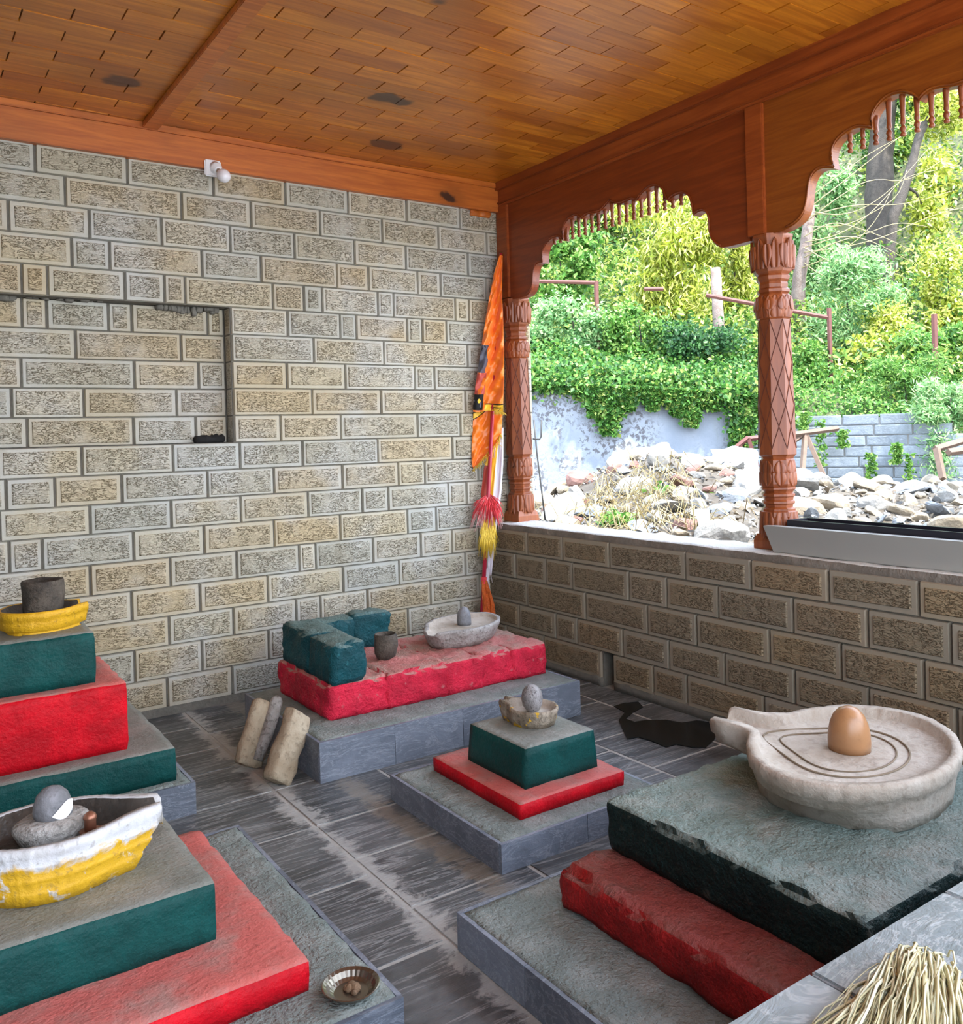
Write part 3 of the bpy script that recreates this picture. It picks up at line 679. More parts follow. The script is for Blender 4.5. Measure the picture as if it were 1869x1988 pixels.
# ------------------------------------------------------------------ white trough on the sill
root = empty('sill_trough', (.06, -2.9, .81), 'long grey-white trough with a black liner standing on the sill', 'trough')
off = Vector(root.location)
mb = MB()
y0, y1 = -2.085, -3.75
q = [(.030, y0 - .01, .811), (.090, y0 - .01, .811), (.090, y1, .811), (.030, y1, .811), (.0, y0 + .02, .928), (.096, y0 + .02, .922), (.096, y1, .922), (.0, y1, .928)]
mb.add([Vector(p) - off for p in q], [(0, 1, 2, 3), (4, 7, 6, 5), (0, 4, 5, 1), (1, 5, 6, 2), (2, 6, 7, 3), (3, 7, 4, 0)])
mb.build('front_panel', [M_PLANTER], root, bevel=.004)
mb = MB(); L = []
for x0, x1, za, zb in ((.100, .112, .811, .948), (.228, .240, .811, .948), (.112, .228, .811, .83)): mb.box(x0 - off.x, x1 - off.x, y1 - off.y, -2.13 - off.y, za - off.z, zb - off.z)
mb.box(.100 - off.x, .240 - off.x, -2.13 - off.y, -2.118 - off.y, .811 - off.z, .948 - off.z)
o = mb.build('liner', [M_BLACK], root); o['label'] = 'black plastic liner'
# ------------------------------------------------------------------ lamp
root = empty('bulb_lamp', (-1.70, -.05, 2.76), 'white wall lamp holder with a bare bulb fixed to the pine beam', 'lamp')
mb = MB(); mb.box(-.042, .042, -.016, 0, -.05, .035); mb.build('mounting_plate', [M_PLASTICW], root, bevel=.006)
mb = MB(); ax = Vector((.18, -.78, -.60)).normalized(); rot = ax.to_track_quat('Z', 'Y').to_matrix()
def lath_dir(mb, start, prof, n=24):
    rings = [[Vector(start) + rot @ Vector((r * math.cos(2 * PI * k / n), r * math.sin(2 * PI * k / n), z)) for k in range(n)] for r, z in prof]; mb.loft(rings)
st = Vector((.012, -.014, -.004))
lath_dir(mb, st, [(.030, -.012), (.031, .012), (.026, .018), (.022, .032), (.020, .034)]); mb.build('socket', [M_PLASTICW], root)
mb = MB(); lath_dir(mb, st, [(.0135, .03), (.0135, .052)]); c = mb.build('bulb_cap', [M_METALC], root)
mb = MB(); lath_dir(mb, st, [(.0135, .050), (.018, .056), (.027, .070), (.0325, .086), (.033, .10), (.028, .117), (.017, .129), (.002, .133)]); mb.build('bulb', [M_BULB], root)
# ------------------------------------------------------------------ stepped plinths
def clad_base(root, x0, x1, y0, y1, h, vis=(), name='slate_base'):
    """cement-topped base faced with slate tiles"""
    off = Vector(root.location); t = .012
    mb = MB(); b2 = MB()
    rough_box(b2, x0 + t, x1 - t, y0 + t, y1 - t, 0, h - .001, step=.025, rad=.004, amp=.0035, freq=24, edge=.001)
    mb.add([Vector(p) - off for p in b2.v], b2.f, 0, True)
    o = mb.build(name, [M_BEDTOP], root)
    mb = MB()
    def tiles(a, b, fn):
        k = max(1, round((b - a) / .32)); w = (b - a) / k
        for i in range(k):
            u0, u1 = a + i * w + .001, a + (i + 1) * w - .001
            vs = [fn(u, z, e) for (u, z) in ((u0, 0.0), (u1, 0.0), (u1, h - .002), (u0, h - .002)) for e in (0, 1)]
            mb.add([Vector(v) - off for v in vs], [(1, 3, 5, 7), (0, 2, 3, 1), (2, 4, 5, 3), (4, 6, 7, 5), (6, 0, 1, 7), (0, 6, 4, 2)])
    tiles(x0, x1, lambda u, z, e: (u, y0 + (0 if e else t), z)); tiles(x0, x1, lambda u, z, e: (u, y1 - (0 if e else t), z))
    tiles(y0 + t, y1 - t, lambda u, z, e: (x0 + (0 if e else t), u, z)); tiles(y0 + t, y1 - t, lambda u, z, e: (x1 - (0 if e else t), u, z))
    mb.build('slate_cladding', [M_SLSIDE], o)
def tier(root, name, mat, *a, **k):
    off = Vector(root.location); mb = MB(); b2 = MB(); rough_box(b2, *a, **k)
    mb.add([Vector(p) - off for p in b2.v], b2.f, 0, True); return mb.build(name, [mat], root)
# B: by the back wall
B = empty('stepped_plinth', (-1.08, -.87, 0), 'red masonry plinth with low green corner walls, close to the back wall', 'plinth')
clad_base(B, -1.75, -.405, -1.255 - .05, -.45, .165)
# uneven stone courses of the red block
mbr = MB(); offB = Vector(B.location)
xs = [-1.60, -1.33, -1.03, -.83, -.65, -.452]
for i in range(len(xs) - 1):
    b2 = MB(); rough_box(b2, xs[i] - .014, xs[i + 1] + .014, -1.105 + random.uniform(-.010, .010), -.52, .163, .316 + random.uniform(-.003, .003), step=.020, rad=.016, amp=.011, freq=13, edge=.014, seed=i * 3.3)
    mbr.add([Vector(p) - offB for p in b2.v], b2.f, 0, True)
mbr.build('red_block', [P_REDRAW], B)
mbg = MB()
for (a, k) in (((-1.60, -1.432, -1.108, -.86, .312, .488), 1), ((-1.602, -1.43, -.87, -.55, .312, .495), 2)):
    b2 = MB(); rough_box(b2, *a, step=.022, rad=.022, amp=.011, freq=12, edge=.01, seed=k * 5.1); mbg.add([Vector(p) - offB for p in b2.v], b2.f, 0, True)
mbg.build('green_side_wall', [P_GREENBLUE], B)
mbg = MB()
for (a, k) in (((-1.50, -1.235, -.60, -.47, .312, .475), 3), ((-1.245, -1.035, -.60, -.465, .312, .484), 4)):
    b2 = MB(); rough_box(b2, *a, step=.022, rad=.022, amp=.011, freq=12, edge=.01, seed=k * 5.1); mbg.add([Vector(p) - offB for p in b2.v], b2.f, 0, True)
mbg.build('green_back_wall', [P_GREENBLUE], B)
# M: small three-step plinth
Mp = empty('stepped_plinth', (-1.29, -1.98, 0), 'small three-step plinth, green cube on a thin red slab, in the middle of the floor', 'plinth')
clad_base(Mp, -1.60, -.90, -2.312, -1.60, .095)
tier(Mp, 'red_slab', P_RED, -1.452, -.985, -2.215, -1.665, .094, .146, step=.025, rad=.008, amp=.003, freq=16)
tier(Mp, 'green_block', P_GREEN, -1.366, -1.035, -2.13, -1.775, .145, .281, step=.025, rad=.006, amp=.002, freq=16, taper=(.06, .04))
# R: big plinth under the large basin
Rp = empty('stepped_plinth', (-1.25, -3.15, 0), 'largest plinth, rough black-green slab over a dull-red step, under the pale basin', 'plinth')
clad_base(Rp, -1.92, -.38, -3.70, -2.555, .102)
tier(Rp, 'red_step', P_REDOLD, -1.69, -.50, -3.58, -2.69, .101, .211, step=.02, rad=.02, amp=.010, freq=12, edge=.022)
tier(Rp, 'green_slab', P_GREENDARK, -1.525, -.54, -3.475, -2.705, .209, .348, step=.018, rad=.016, amp=.009, freq=11, edge=.012, taper=(-.02, 0))
# LB: left back
Lb = empty('stepped_plinth', (-2.75, -.85, 0), 'tall left plinth with a bright red middle step and green top block', 'plinth')
clad_base(Lb, -3.30, -2.22, -1.27, -.42, .118)
tier(Lb, 'lower_green_step', P_GREEN, -3.25, -2.268, -1.215, -.44, .117, .241, step=.03, rad=.012, amp=.004, freq=14, edge=.006)
tier(Lb, 'red_step', P_RED, -3.12, -2.412, -1.13, -.62, .24, .489, step=.03, rad=.014, amp=.004, freq=14, edge=.006)
tier(Lb, 'upper_green_block', P_GREEN, -3.02, -2.505, -1.07, -.70, .488, .677, step=.03, rad=.014, amp=.004, freq=14, edge=.006)
# FL: front left
Fl = empty('stepped_plinth', (-2.9, -2.3, 0), 'wide low plinth in the near left corner, green block on a broad red step', 'plinth')
clad_base(Fl, -3.60, -2.215, -2.80, -1.72, .12)
tier(Fl, 'red_step', P_RED, -3.45, -2.368, -2.66, -1.83, .119, .19, step=.03, rad=.014, amp=.004, freq=14, edge=.004)
tier(Fl, 'green_block', P_GREEN, -3.30, -2.515, -2.455, -1.98, .189, .325, step=.03, rad=.008, amp=.002, freq=14)
# near slate ledge
root = empty('slate_ledge', (-1.7, -4.0, 0), 'grey slate-topped ledge in the near right corner under the straw', 'ledge')
off = Vector(root.location)
mb = MB(); mb.box(-2.72 - off.x, -.3 - off.x, -4.22 - off.y, -3.765 - off.y, 0, .565); mb.build('ledge_body', [M_SLSIDE], root)
mb = MB()
xs = [-2.74, -2.10, -1.75, -1.30, -.85, -.28]
for a, b in zip(xs[:-1], xs[1:]):
    mb.box(a + .002 - off.x, b - .002 - off.x, -4.235 - off.y, -3.752 - off.y, .566, .600)
mb.build('top_slab', [M_LEDGE], root, bevel=.004)
# ------------------------------------------------------------------ basins
def sd_outline(rx, ry, L, w, N=120, sm=.06, off_=0.0, open_=False, ext=0):
    """polar outline: ellipse joined to a straight spout along +u"""
    out = []
    def sd(u, v):
        k = math.hypot(u / rx, v / ry); e = (k - 1) * min(rx, ry)
        bx = abs(u - (L + ext) / 2) - (L + ext) / 2; by = abs(v) - w * (1.0)
        b = math.hypot(max(bx, 0), max(by, 0)) + min(max(bx, by), 0)
        h = max(sm - abs(e - b), 0) / sm
        return min(e, b) - h * h * sm * .25 + off_
    for i in range(N):
        a = 2 * PI * i / N; c, s_ = math.cos(a), math.sin(a)
        lo, hi = 0.0, L * 2 + rx
        r = hi
        while r > 0 and sd(r * c, r * s_) > 0: r -= .003
        out.append((r, c, s_))
    return out
def basin(root, ang, rx, ry, L, w, z0, h, rim, floor_d, mats, bscale=.8, bands=(), jit=.004, sm=.06, N=120, liptip=0.0, name='bowl', cap=9.0):
    """spouted stone basin: outer skin, rim, inner wall and floor in one mesh; spout end left open"""
    o1 = sd_outline(rx, ry, L, w, N, sm); o2 = sd_outline(rx, ry, L, w, N, sm, rim, ext=.2)
    ca, sa = math.cos(ang), math.sin(ang)
    def ring(radf, zf):
        R = []
        for i in range(N):
            r = radf(i); c, s_ = o1[i][1], o1[i][2]; u, v = r * c, r * s_
            p = Vector((u * ca - v * sa, u * sa + v * ca, zf(i)))
            q = p + Vector(root.location)
            j = jit * fbm(q * 16); p += Vector((p.x, p.y, 0)).normalized() * j; p.z += j * .3 if zf(i) > .004 else 0
            R.append(p)
        return R
    zfl = h - floor_d
    op = [o2[i][0] >= o1[i][0] - .004 for i in range(N)]
    rin = lambda i: min(o2[i][0], o1[i][0] - .001)
    ztop = lambda i: (zfl + .001 if op[i] else h + liptip * max(0, o1[i][1]) ** 4)
    rings = [ring(lambda i: min(o1[i][0] * bscale, cap), lambda i: 0.0)]
    for f, zz in bands: rings.append(ring(lambda i: min(o1[i][0] * f, cap + max(0, zz - .35) * .9), lambda i: min(zz * h, ztop(i) - .002)))
    rings.append(ring(lambda i: o1[i][0], lambda i: ztop(i) - .010 if not op[i] else ztop(i) - .004))
    rings.append(ring(lambda i: o1[i][0] - (rim * .2 if not op[i] else 0), lambda i: ztop(i)))
    nout = len(rings)
    rings.append(ring(lambda i: rin(i) + (rim * .15 if not op[i] else 0), lambda i: ztop(i) - (.001 if not op[i] else 0)))
    rings.append(ring(lambda i: rin(i) - (.004 if not op[i] else 0), lambda i: zfl + (.004 if not op[i] else 0)))
    for f in (.75, .5, .25, .03): rings.append(ring(lambda i: rin(i) * f, lambda i: zfl - .002))
    mb = MB(); mb.loft(rings, 0, True)
    nf = N
    for q in range(len(mb.f)):
        lv = q // N
        if lv >= nout: mb.m[q] = 1
    return mb.build(name, mats, root), zfl
# R: the big pale basin
bR = empty('stone_basin', (-.935, -3.075, .346), 'large pale pear-shaped stone basin with a spout, on the biggest plinth', 'basin')
o, zf = basin(bR, math.radians(102), .260, .365, .400, .078, .346, .130, .030, .030, [S_BIG, S_BIG], .90, [(.92, .25), (.945, .5), (.965, .66), (.99, .71)], .004, .09, 200, cap=.275)
mb = MB()
def groove(rx, ry, cu, w):
    pts = []
    for i in range(81):
        a = 2 * PI * i / 80; rr = 1 + .55 * max(0, math.cos(a)) ** 6
        u, v = cu + rx * rr * math.cos(a), ry * math.sin(a); c_, s_ = math.cos(math.radians(106)), math.sin(math.radians(106)); pts.append(Vector((u * c_ - v * s_ - .008, u * s_ + v * c_ + .012, zf)))
    mb.tube(pts, w, 5, 0, True)
groove(.152, .205, 0, .0030); groove(.120, .165, 0, .0024)
mb.build('carved_ring', [plain('groove_brown', (.20, .15, .10), .9)], bR)  # brown lines following the two carved rings
mb = MB(); mb.lathe((0, 0, 0), [(.0555, 0), (.0565, .02), (.0555, .045), (.0505, .072), (.041, .095), (.027, .111), (.012, .118), (.001, .1195)], 40)
o = mb.build('lingam_stone', [S_BROWN], origin=None); q_ = on(1649, 1466, 2, .346 + zf); dq = (Vector((q_.x, q_.y, 0)) - Vector((CAM.x, CAM.y, 0))).normalized(); o.location = (q_.x + dq.x * .055, q_.y + dq.y * .055, .346 + zf - .001); tag(o, 'smooth brown dome-shaped stone standing in the large pale basin', 'stone')
# B: grey basin by the wall
bB = empty('stone_basin', (-.715, -.765, .314), 'rough grey oval stone basin on the red block by the back wall', 'basin')
o, zf = basin(bB, math.radians(203), .245, .170, .268, .055, 0, .094, .022, .018, [S_GREY, S_BIG], .78, [(.88, .3), (.96, .7)], .006, .06, 96)
mb = MB(); mb.lathe((0, 0, 0), [(.036, 0), (.037, .02), (.036, .045), (.030, .068), (.018, .085), (.006, .091), (.001, .092)], 28, jit=.003)
o = mb.build('lingam_stone', [S_DARK]); o.location = (-.702, -.758, .314 + zf - .002); tag(o, 'small dark grey pointed stone standing in the rough grey basin by the back wall', 'stone')
# cup
cup = MB(); cup.lathe((0, 0, 0), [(.040, 0), (.052, .025), (.058, .06), (.056, .09), (.055, .112), (.050, .118), (.045, .112), (.042, .098), (.001, .096)], 14, jit=.006)
o = cup.build('stone_mortar', [S_SOOT]); o.location = (-1.205, -.850, .316); tag(o, 'dark stone mortar cup on the red block beside the low green wall', 'mortar')
# M: little basin with egg stone
bM = empty('stone_basin', (-1.165, -1.925, .281), 'small worn stone basin with yellow paint traces on the green cube', 'basin')
S_WORN = stonemat('worn_yellow_stone', (.22, .18, .13), (.40, .34, .27), (.05, .04, .03), .5, .8, 13, .75, (.70, .40, .02), (-9, -8, .1))
def worn():
    m, nt, b = newmat('worn_basin'); g = G(nt); p = g.obj(); n1 = g.noise(p, 12, 5, .65); n2 = g.noise(p, 75, 4, .6); n3 = g.noise(p, 26, 3, .6)
    base = g.mix(g.step(n1, .3, .7), (.17, .13, .085), (.42, .35, .27)); base = g.mix(g.math('MULTIPLY', g.step(n2, .5, .66), .5), base, (.05, .04, .03))
    base = g.mix(g.step(n3, .60, .66), base, (.72, .42, .02)); g.put(b.inputs['Base Color'], base); b.inputs['Roughness'].default_value = .75; g.bump(b, n2, .7, .01); return m
o, zf = basin(bM, math.radians(118), .096, .092, .135, .030, 0, .062, .014, .020, [worn(), S_BIG], .86, [(.93, .35), (.97, .7)], .004, .03, 72, .016)
mb = MB(); mb.lathe((0, 0, 0), [(.012, 0), (.026, .008), (.037, .028), (.0405, .052), (.036, .076), (.024, .094), (.010, .102), (.001, .103)], 28, jit=.002)
o = mb.build('lingam_stone', [S_EGG]); o.location = (-1.160, -1.915, .281 + zf - .004); o.rotation_euler = (.06, -.10, 0); tag(o, 'speckled egg-shaped stone set in the small worn basin on the green cube', 'stone')
# LB: yellow basin with stone drum
bL = empty('stone_basin', (-2.665, -.885, .677), 'bright yellow painted stone basin on the tall left plinth', 'basin')
def yel():
    m, nt, b = newmat('yellow_basin_paint'); g = G(nt); p = g.obj(); n1 = g.noise(p, 10, 5, .65); n2 = g.noise(p, 70, 4, .6); z = g.sep(p)[2]
    base = g.mix(n1, (.58, .30, .008), (.80, .46, .012))
    chip = g.math('MULTIPLY', g.step(g.math('ADD', n1, g.math('MULTIPLY', g.math('SUBTRACT', z, .765), 9.0)), .58, .66), .9)
    base = g.mix(chip, base, g.mix(n2, (.30, .26, .20), (.68, .65, .60)))
    base = g.mix(g.math('MULTIPLY', g.step(n2, .57, .66), .4), base, (.20, .11, .02)); g.put(b.inputs['Base Color'], base); b.inputs['Roughness'].default_value = .55; g.bump(b, n2, .6, .01); return m
o, zf = basin(bL, math.radians(8), .142, .135, .156, .052, 0, .084, .016, .045, [yel(), S_INNER], .84, [(.80, .06), (.83, .13), (.945, .20), (.965, .5), (.97, .66), (1.0, .685)], .004, .05, 96)
mb = MB(); mb.lathe((0, 0, 0), [(.066, 0), (.070, .04), (.073, .09), (.072, .137), (.069, .144), (.058, .142), (.046, .132), (.001, .128)], 30, jit=.007)
o = mb.build('lingam_stone', [S_SOOT]); o.location = (-2.648, -.880, .677 + zf - .002); tag(o, 'sooty drum-shaped stone with a hollow top standing in the yellow basin', 'stone')
# FL: boat basin
bF = empty('stone_basin', (-2.835, -2.212, .325), 'big boat-shaped basin with white and yellow paint bands in the near left corner', 'basin')
o, zf = basin(bF, math.radians(-9), .182, .146, .248, .036, 0, .142, .024, .052, [S_BOAT, S_INNER], .74, [(.80, .18), (.815, .24), (.80, .26), (.875, .42), (.89, .48), (.87, .50), (.945, .66), (.96, .70), (.94, .72), (.985, .86)], .004, .12, 160, .006)
# stone seat inside with the lingam
sl = empty('stone_pedestal', (-2.822, -2.205, .325 + zf - .004), 'pale stone pedestal standing inside the boat-shaped basin', 'pedestal')
mb = MB(); mb.lathe((0, 0, 0), [(.058, 0), (.068, .022), (.078, .044), (.078, .058), (.068, .066), (.001, .066)], 36, jit=.006, sx=1.06, sy=.85); mb.build('pedestal_body', [S_GREY], sl)
lg = empty('lingam_stone', (-2.818, -2.200, .325 + zf + .060), 'dark grey rounded stone with a white crescent mark inside the boat-shaped basin', 'stone')
prof = [(.042, 0), (.044, .015), (.041, .034), (.034, .052), (.021, .065), (.008, .070), (.001, .0705)]
mb = MB(); mb.lathe((0, 0, 0), prof, 36, jit=.002); mb.build('stone_body', [S_DARK], lg)
mb = MB(); vs = []; fs = []; n = 16                      # crescent painted on the near face
for i in range(n + 1):
    a = math.radians(-100) + math.radians(84) * i / n; wz = .021 * math.sin(PI * i / n) + .001; zc = .014 + .020 * (i / n) ** 1.5
    for k in range(4):
        z = zc + wz * (k / 3 - .5) * 1.6
        r = np.interp(z, [p[1] for p in prof], [p[0] for p in prof]) + .0025
        vs.append((r * math.cos(a), r * math.sin(a), z))
for i in range(n):
    for k in range(3): fs.append((i * 4 + k, i * 4 + 4 + k, i * 4 + 5 + k, i * 4 + 1 + k))
mb.add(vs, fs, 0, True); o = mb.build('crescent_mark', [M_WHITE], lg); o['label'] = 'white painted crescent'
cp = empty('copper_lingam', (-2.748, -2.262, .325 + zf - .002), 'tiny copper post on its little spouted dish inside the boat-shaped basin', 'ornament')
mb = MB(); mb.lathe((0, 0, 0), [(.016, 0), (.010, .01), (.009, .018), (.022, .024), (.025, .030), (.022, .031), (.001, .030)], 20); mb.box(.014, .044, -.008, .008, .023, .031); mb.build('dish', [M_COPPER], cp)
mb = MB(); mb.lathe((0, 0, .03), [(.0135, 0), (.0135, .026), (.015, .028), (.015, .032), (.0125, .038), (.006, .043), (.001, .044)], 18); mb.build('post', [M_COPPER], cp)
# plate with dried offering
pl = empty('metal_plate', (-2.305, -2.722, .1215), 'small fluted metal plate on the near corner of the slate base', 'plate')
mb = MB(); N = 60
def fl(r, z, amp=0): return [Vector(((r + amp * (k % 2)) * math.cos(2 * PI * k / N), (r + amp * (k % 2)) * math.sin(2 * PI * k / N), z)) for k in range(N)]
mb.loft([fl(.038, 0), fl(.047, .006, .001), fl(.055, .016, .0012), fl(.062, .019), fl(.064, .021), fl(.062, .022), fl(.054, .018, .0012), fl(.046, .008, .001), fl(.038, .003), fl(.002, .003)], 0, False)
mb.build('plate_dish', [M_BRASS], pl)
mb = MB()
for i in range(9):
    b2 = MB(); a = random.uniform(0, 6.28); r = random.uniform(0, .022); s_ = random.uniform(.006, .013)
    b2.lathe((r * math.cos(a) + .006, r * math.sin(a) - .004, .003), [(s_, 0), (s_ * 1.05, s_ * .4), (s_ * .6, s_), (.001, s_ * 1.15)], 9, jit=.006); mb.add(b2.v, b2.f, 0, True)
o = mb.build('offering', [M_FOOD], None); o.location = (-2.303, -2.722, .1222); tag(o, 'brown dried offering crumbs lying in the small metal plate', 'offering', kind='stuff')
# leaning stones beside the back plinth
def slab(name, w, t, h, loc, rot, label, cat, mat, extra=None, amp=.006):
    r_ = empty(name, loc, label, cat); r_.rotation_euler = rot
    mb = MB(); rough_box(mb, -w / 2, w / 2, -t / 2, t / 2, 0, h, step=.018, rad=.02, amp=amp, freq=14, edge=.008, seed=h * 20); mb.build('slab', [mat], r_)
    return r_
slab('leaning_stone', .115, .075, .285, (-1.895, -1.215, .018), (math.radians(-12), math.radians(36), math.radians(14)), 'thick tan stone slab leaning in front against the slate base corner', 'stone', S_SLAB)
r_ = slab('leaning_stone', .13, .055, .27, (-1.925, -.965, .014), (math.radians(-10), math.radians(32), math.radians(14)), 'tan stone slab with a rounded ridge leaning behind the thicker slab', 'stone', S_SLAB)
mb = MB(); mb.tube([Vector((.020, -.032, .03)), Vector((.022, -.034, .12)), Vector((.022, -.034, .22)), Vector((.02, -.034, .282)), Vector((.02, -.034, .298))], [.020, .027, .029, .026, .012], 14); mb.build('ridge', [S_GREY], r_)
# ------------------------------------------------------------------ wet patch, niche lump
mb = MB()
wp = [(1192, 1372), (1212, 1366), (1240, 1364), (1248, 1374), (1228, 1384), (1216, 1396), (1232, 1402), (1258, 1398), (1292, 1399), (1324, 1404), (1352, 1400), (1378, 1404), (1392, 1418), (1388, 1436), (1372, 1452), (1340, 1452), (1312, 1446), (1290, 1452), (1262, 1440), (1240, 1432), (1218, 1436), (1208, 1420), (1202, 1400), (1212, 1384)]
pts = [on(x, y, 2, 0.0) for x, y in wp]
vs = [Vector((p.x + .012 * noise.noise(p * 30), p.y + .012 * noise.noise(p * 30 + Vector((5, 0, 0))), .0042)) for p in pts]
n = len(vs)
mb.add(vs + [Vector((v.x, v.y, .0005)) for v in vs], [tuple(range(n))] + [(i, (i + 1) % n, n + (i + 1) % n, n + i) for i in range(n)])
m, nt, b = newmat('wet_slate'); b.inputs['Base Color'].default_value = (.010, .011, .011, 1); b.inputs['Roughness'].default_value = .22; b.inputs['Specular IOR Level'].default_value = .15
o = mb.build('water_puddle', [m]); tag(o, 'dark shallow puddle on the slate floor near the low wall', 'puddle')
mb = MB(); rough_box(mb, -1.80, -1.645, .035, .085, NZ0 + .001, NZ0 + .04, step=.012, rad=.016, amp=.012, freq=22)  # low black lump in the niche corner
o = mb.build('black_lump', [M_DKCLOTH], origin=(-1.72, .06, NZ0)); tag(o, 'small black lump lying in the bottom corner of the wall niche', 'cloth')
# ------------------------------------------------------------------ temple flag in the corner
fl_ = empty('temple_flag', (-.205, -.20, .27), 'tall red pole with a draped orange flag leaning in the corner', 'flag')
offF = Vector(fl_.location)
Pb = on(936, 1186, 2, .29); Pt = on(972, 492, 1, -.075)
d_ = (Pt - Pb)
foot = Pb - d_ * (Pb.z / d_.z)
def pole_at(z): return Pb + d_ * ((z - Pb.z) / d_.z)
tor = (CAM - Vector((0, 0, 1.35))); tor.z = 0; tor.normalize(); sid = Vector((-tor.y, tor.x, 0))     # sid: to the right seen from the room
mb = MB(); mb.tube([p - offF for p in (foot + Vector((0, 0, .0)), pole_at(1.0), Pt)], [.0130, .0125, .009], 12)
mb.build('pole', [M_POLE], fl_)
fl_.location = foot; 
for c in fl_.children: c.data.transform(Matrix.Translation(offF - foot))
offF = Vector(foot)
def drape(name, rows, mats, parent, bandf=None, folds=3.0, depth=.022, ncol=36, fr=0.03, ph=0.0, thick=.002):
    """hanging cloth: rows of (z, left px offset m, right offset m); folds deepen downwards"""
    mb = MB(); vs = []; nr = len(rows)
    for i, (z, a, b) in enumerate(rows):
        c = pole_at(z)
        for k in range(ncol + 1):
            u = k / ncol; w = abs(b - a)
            x = a + (b - a) * u
            dep = fr + depth * min(1, w / .12) * (math.sin(u * folds * 2 * PI + ph + .5 * math.sin(i * .23)) + .4 * math.sin(u * folds * 4.7 * PI + i * .11))
            zz = z - .004 * math.sin(u * 9)
            vs.append(c + sid * x + tor * dep + Vector((0, 0, zz - z)) - offF)
    fs = []; ms = []
    for i in range(nr - 1):
        for k in range(ncol):
            fs.append((i * (ncol + 1) + k, i * (ncol + 1) + k + 1, (i + 1) * (ncol + 1) + k + 1, (i + 1) * (ncol + 1) + k))
            ms.append(bandf(i / (nr - 1), k / ncol) if bandf else 0)
    b_ = len(mb.v); mb.v += [tuple(v) for v in vs]; mb.f += fs; mb.m += ms; mb.sm += [True] * len(fs)
    o = mb.build(name, mats, parent)
    md = o.modifiers.new('thickness', 'SOLIDIFY'); md.thickness = thick; md.offset = 0
    return o
def rows_from(spec, n):
    zs = [s[0] for s in spec]
    out = []
    for i in range(n):
        z = zs[0] + (zs[-1] - zs[0]) * i / (n - 1)
        out.append((z, float(np.interp(-z, [-q for q in zs], [s[1] for s in spec])), float(np.interp(-z, [-q for q in zs], [s[2] for s in spec]))))
    return out
def letters(t, v0, v1, v, n=6):
    """row of small strokes hanging from a head line"""
    if abs(v - v0) < (v1 - v0) * .14: return True
    k = t * n; f = k - int(k); i = int(k) % 4
    w = (v - v0) / (v1 - v0)
    if w < 0 or w > 1: return False
    return (.42 < f < .62) or (i == 0 and .1 < f < .7 and .5 < w < .72) or (i == 1 and f < .45 and .35 < w < .55) or (i == 3 and f > .6 and w > .7)
def fband(v, u):
    v = v * .874
    if u < .34:
        q = noise.noise(Vector((u * 7, v * 26, 1.3))); q2 = noise.noise(Vector((u * 11, v * 40, 7.1)))
        if .50 < v < .655 and u < .30 + q * .06: return 2 if q2 > -.45 else 4
        if .655 < v < .775: return 3 if q > -.12 else 0
        if .775 < v < .865 and u < .31:
            if (u - .17) ** 2 * 9 + (v - .812) ** 2 * 160 < .022: return 1
            return 4 if q2 > -.40 else 2
    if u >= .38 and .838 < v < .882:
        return 4 if (.58 < u < .93 and .848 < v < .872 and letters((u - .58) / .35, .852, .870, v, 5)) else 1
    if u >= .38 and (.832 < v <= .838 or .882 <= v < .888): return 4
    vv = v + u * .10
    return 0
flag = drape('flag', rows_from([(2.47, -.008, .012), (2.36, -.035, .015), (2.2, -.058, .022), (2.0, -.080, .040), (1.8, -.100, .055), (1.65, -.115, .060), (1.535, -.120, .062), (1.50, -.120, .064)], 300),
             [C_ORANGE, C_YELLOW, C_DARK, C_MAROON, M_DKCLOTH], fl_, fband, 1.15, .020, 110, .032, .6)
drape('flag_fold', rows_from([(1.515, -.119, .062), (1.36, -.118, .062), (1.30, -.118, .045), (1.24, -.116, .0), (1.19, -.112, -.055), (1.16, -.105, -.075)], 130), [C_ORANGE, C_YELLOW, C_ORANGE, C_ORANGE, M_DKCLOTH], flag,
      lambda v, u: (4 if (.04 < v + u * .34 < .06 or .16 < v + u * .34 < .18) else 4 if .22 < u < .42 and letters((u - .22) / .2, .085, .135, v + u * .34, 5) else 1) if u < .5 and .04 < v + u * .34 < .18 else 0, 1.3, .010, 70, -.020, 1.0)
def fringe(name, line, L, mat, parent, n=90, spread=.012, r=.0016):
    mb = MB()
    for i in range(n):
        t = i / (n - 1) * (len(line) - 1); k = min(int(t), len(line) - 2); p = Vector(line[k]).lerp(Vector(line[k + 1]), t - k)
        e = Vector((random.gauss(0, spread), random.gauss(0, spread), -L * random.uniform(.6, 1.2)))
        mb.tube([p - offF, p + e * .5 + Vector((0, 0, .004)) - offF, p + e - offF], [r, r, r * .6], 4)
    return mb.build(name, [mat], parent)
def fp(z, x, dep): return pole_at(z) + sid * x + tor * dep
fringe('fringe', [fp(1.505, .012, .05), fp(1.50, .035, .052), fp(1.495, .064, .05)], .022, C_GOLD, flag, 70)
fringe('fringe', [fp(1.36, .06, -.006), fp(1.30, .03, -.006), fp(1.24, -.02, -.006), fp(1.19, -.06, -.006), fp(1.15, -.10, -.006)], .026, C_GOLD, flag, 110)
drape('white_cloth', rows_from([(1.40, .03, .072), (1.2, .02, .082), (1.0, .02, .080), (.88, .03, .070), (.80, .02, .062), (.62, .015, .052), (.50, .02, .045)], 60), [C_WHITE], fl_, None, 1.5, .010, 24, -.028)
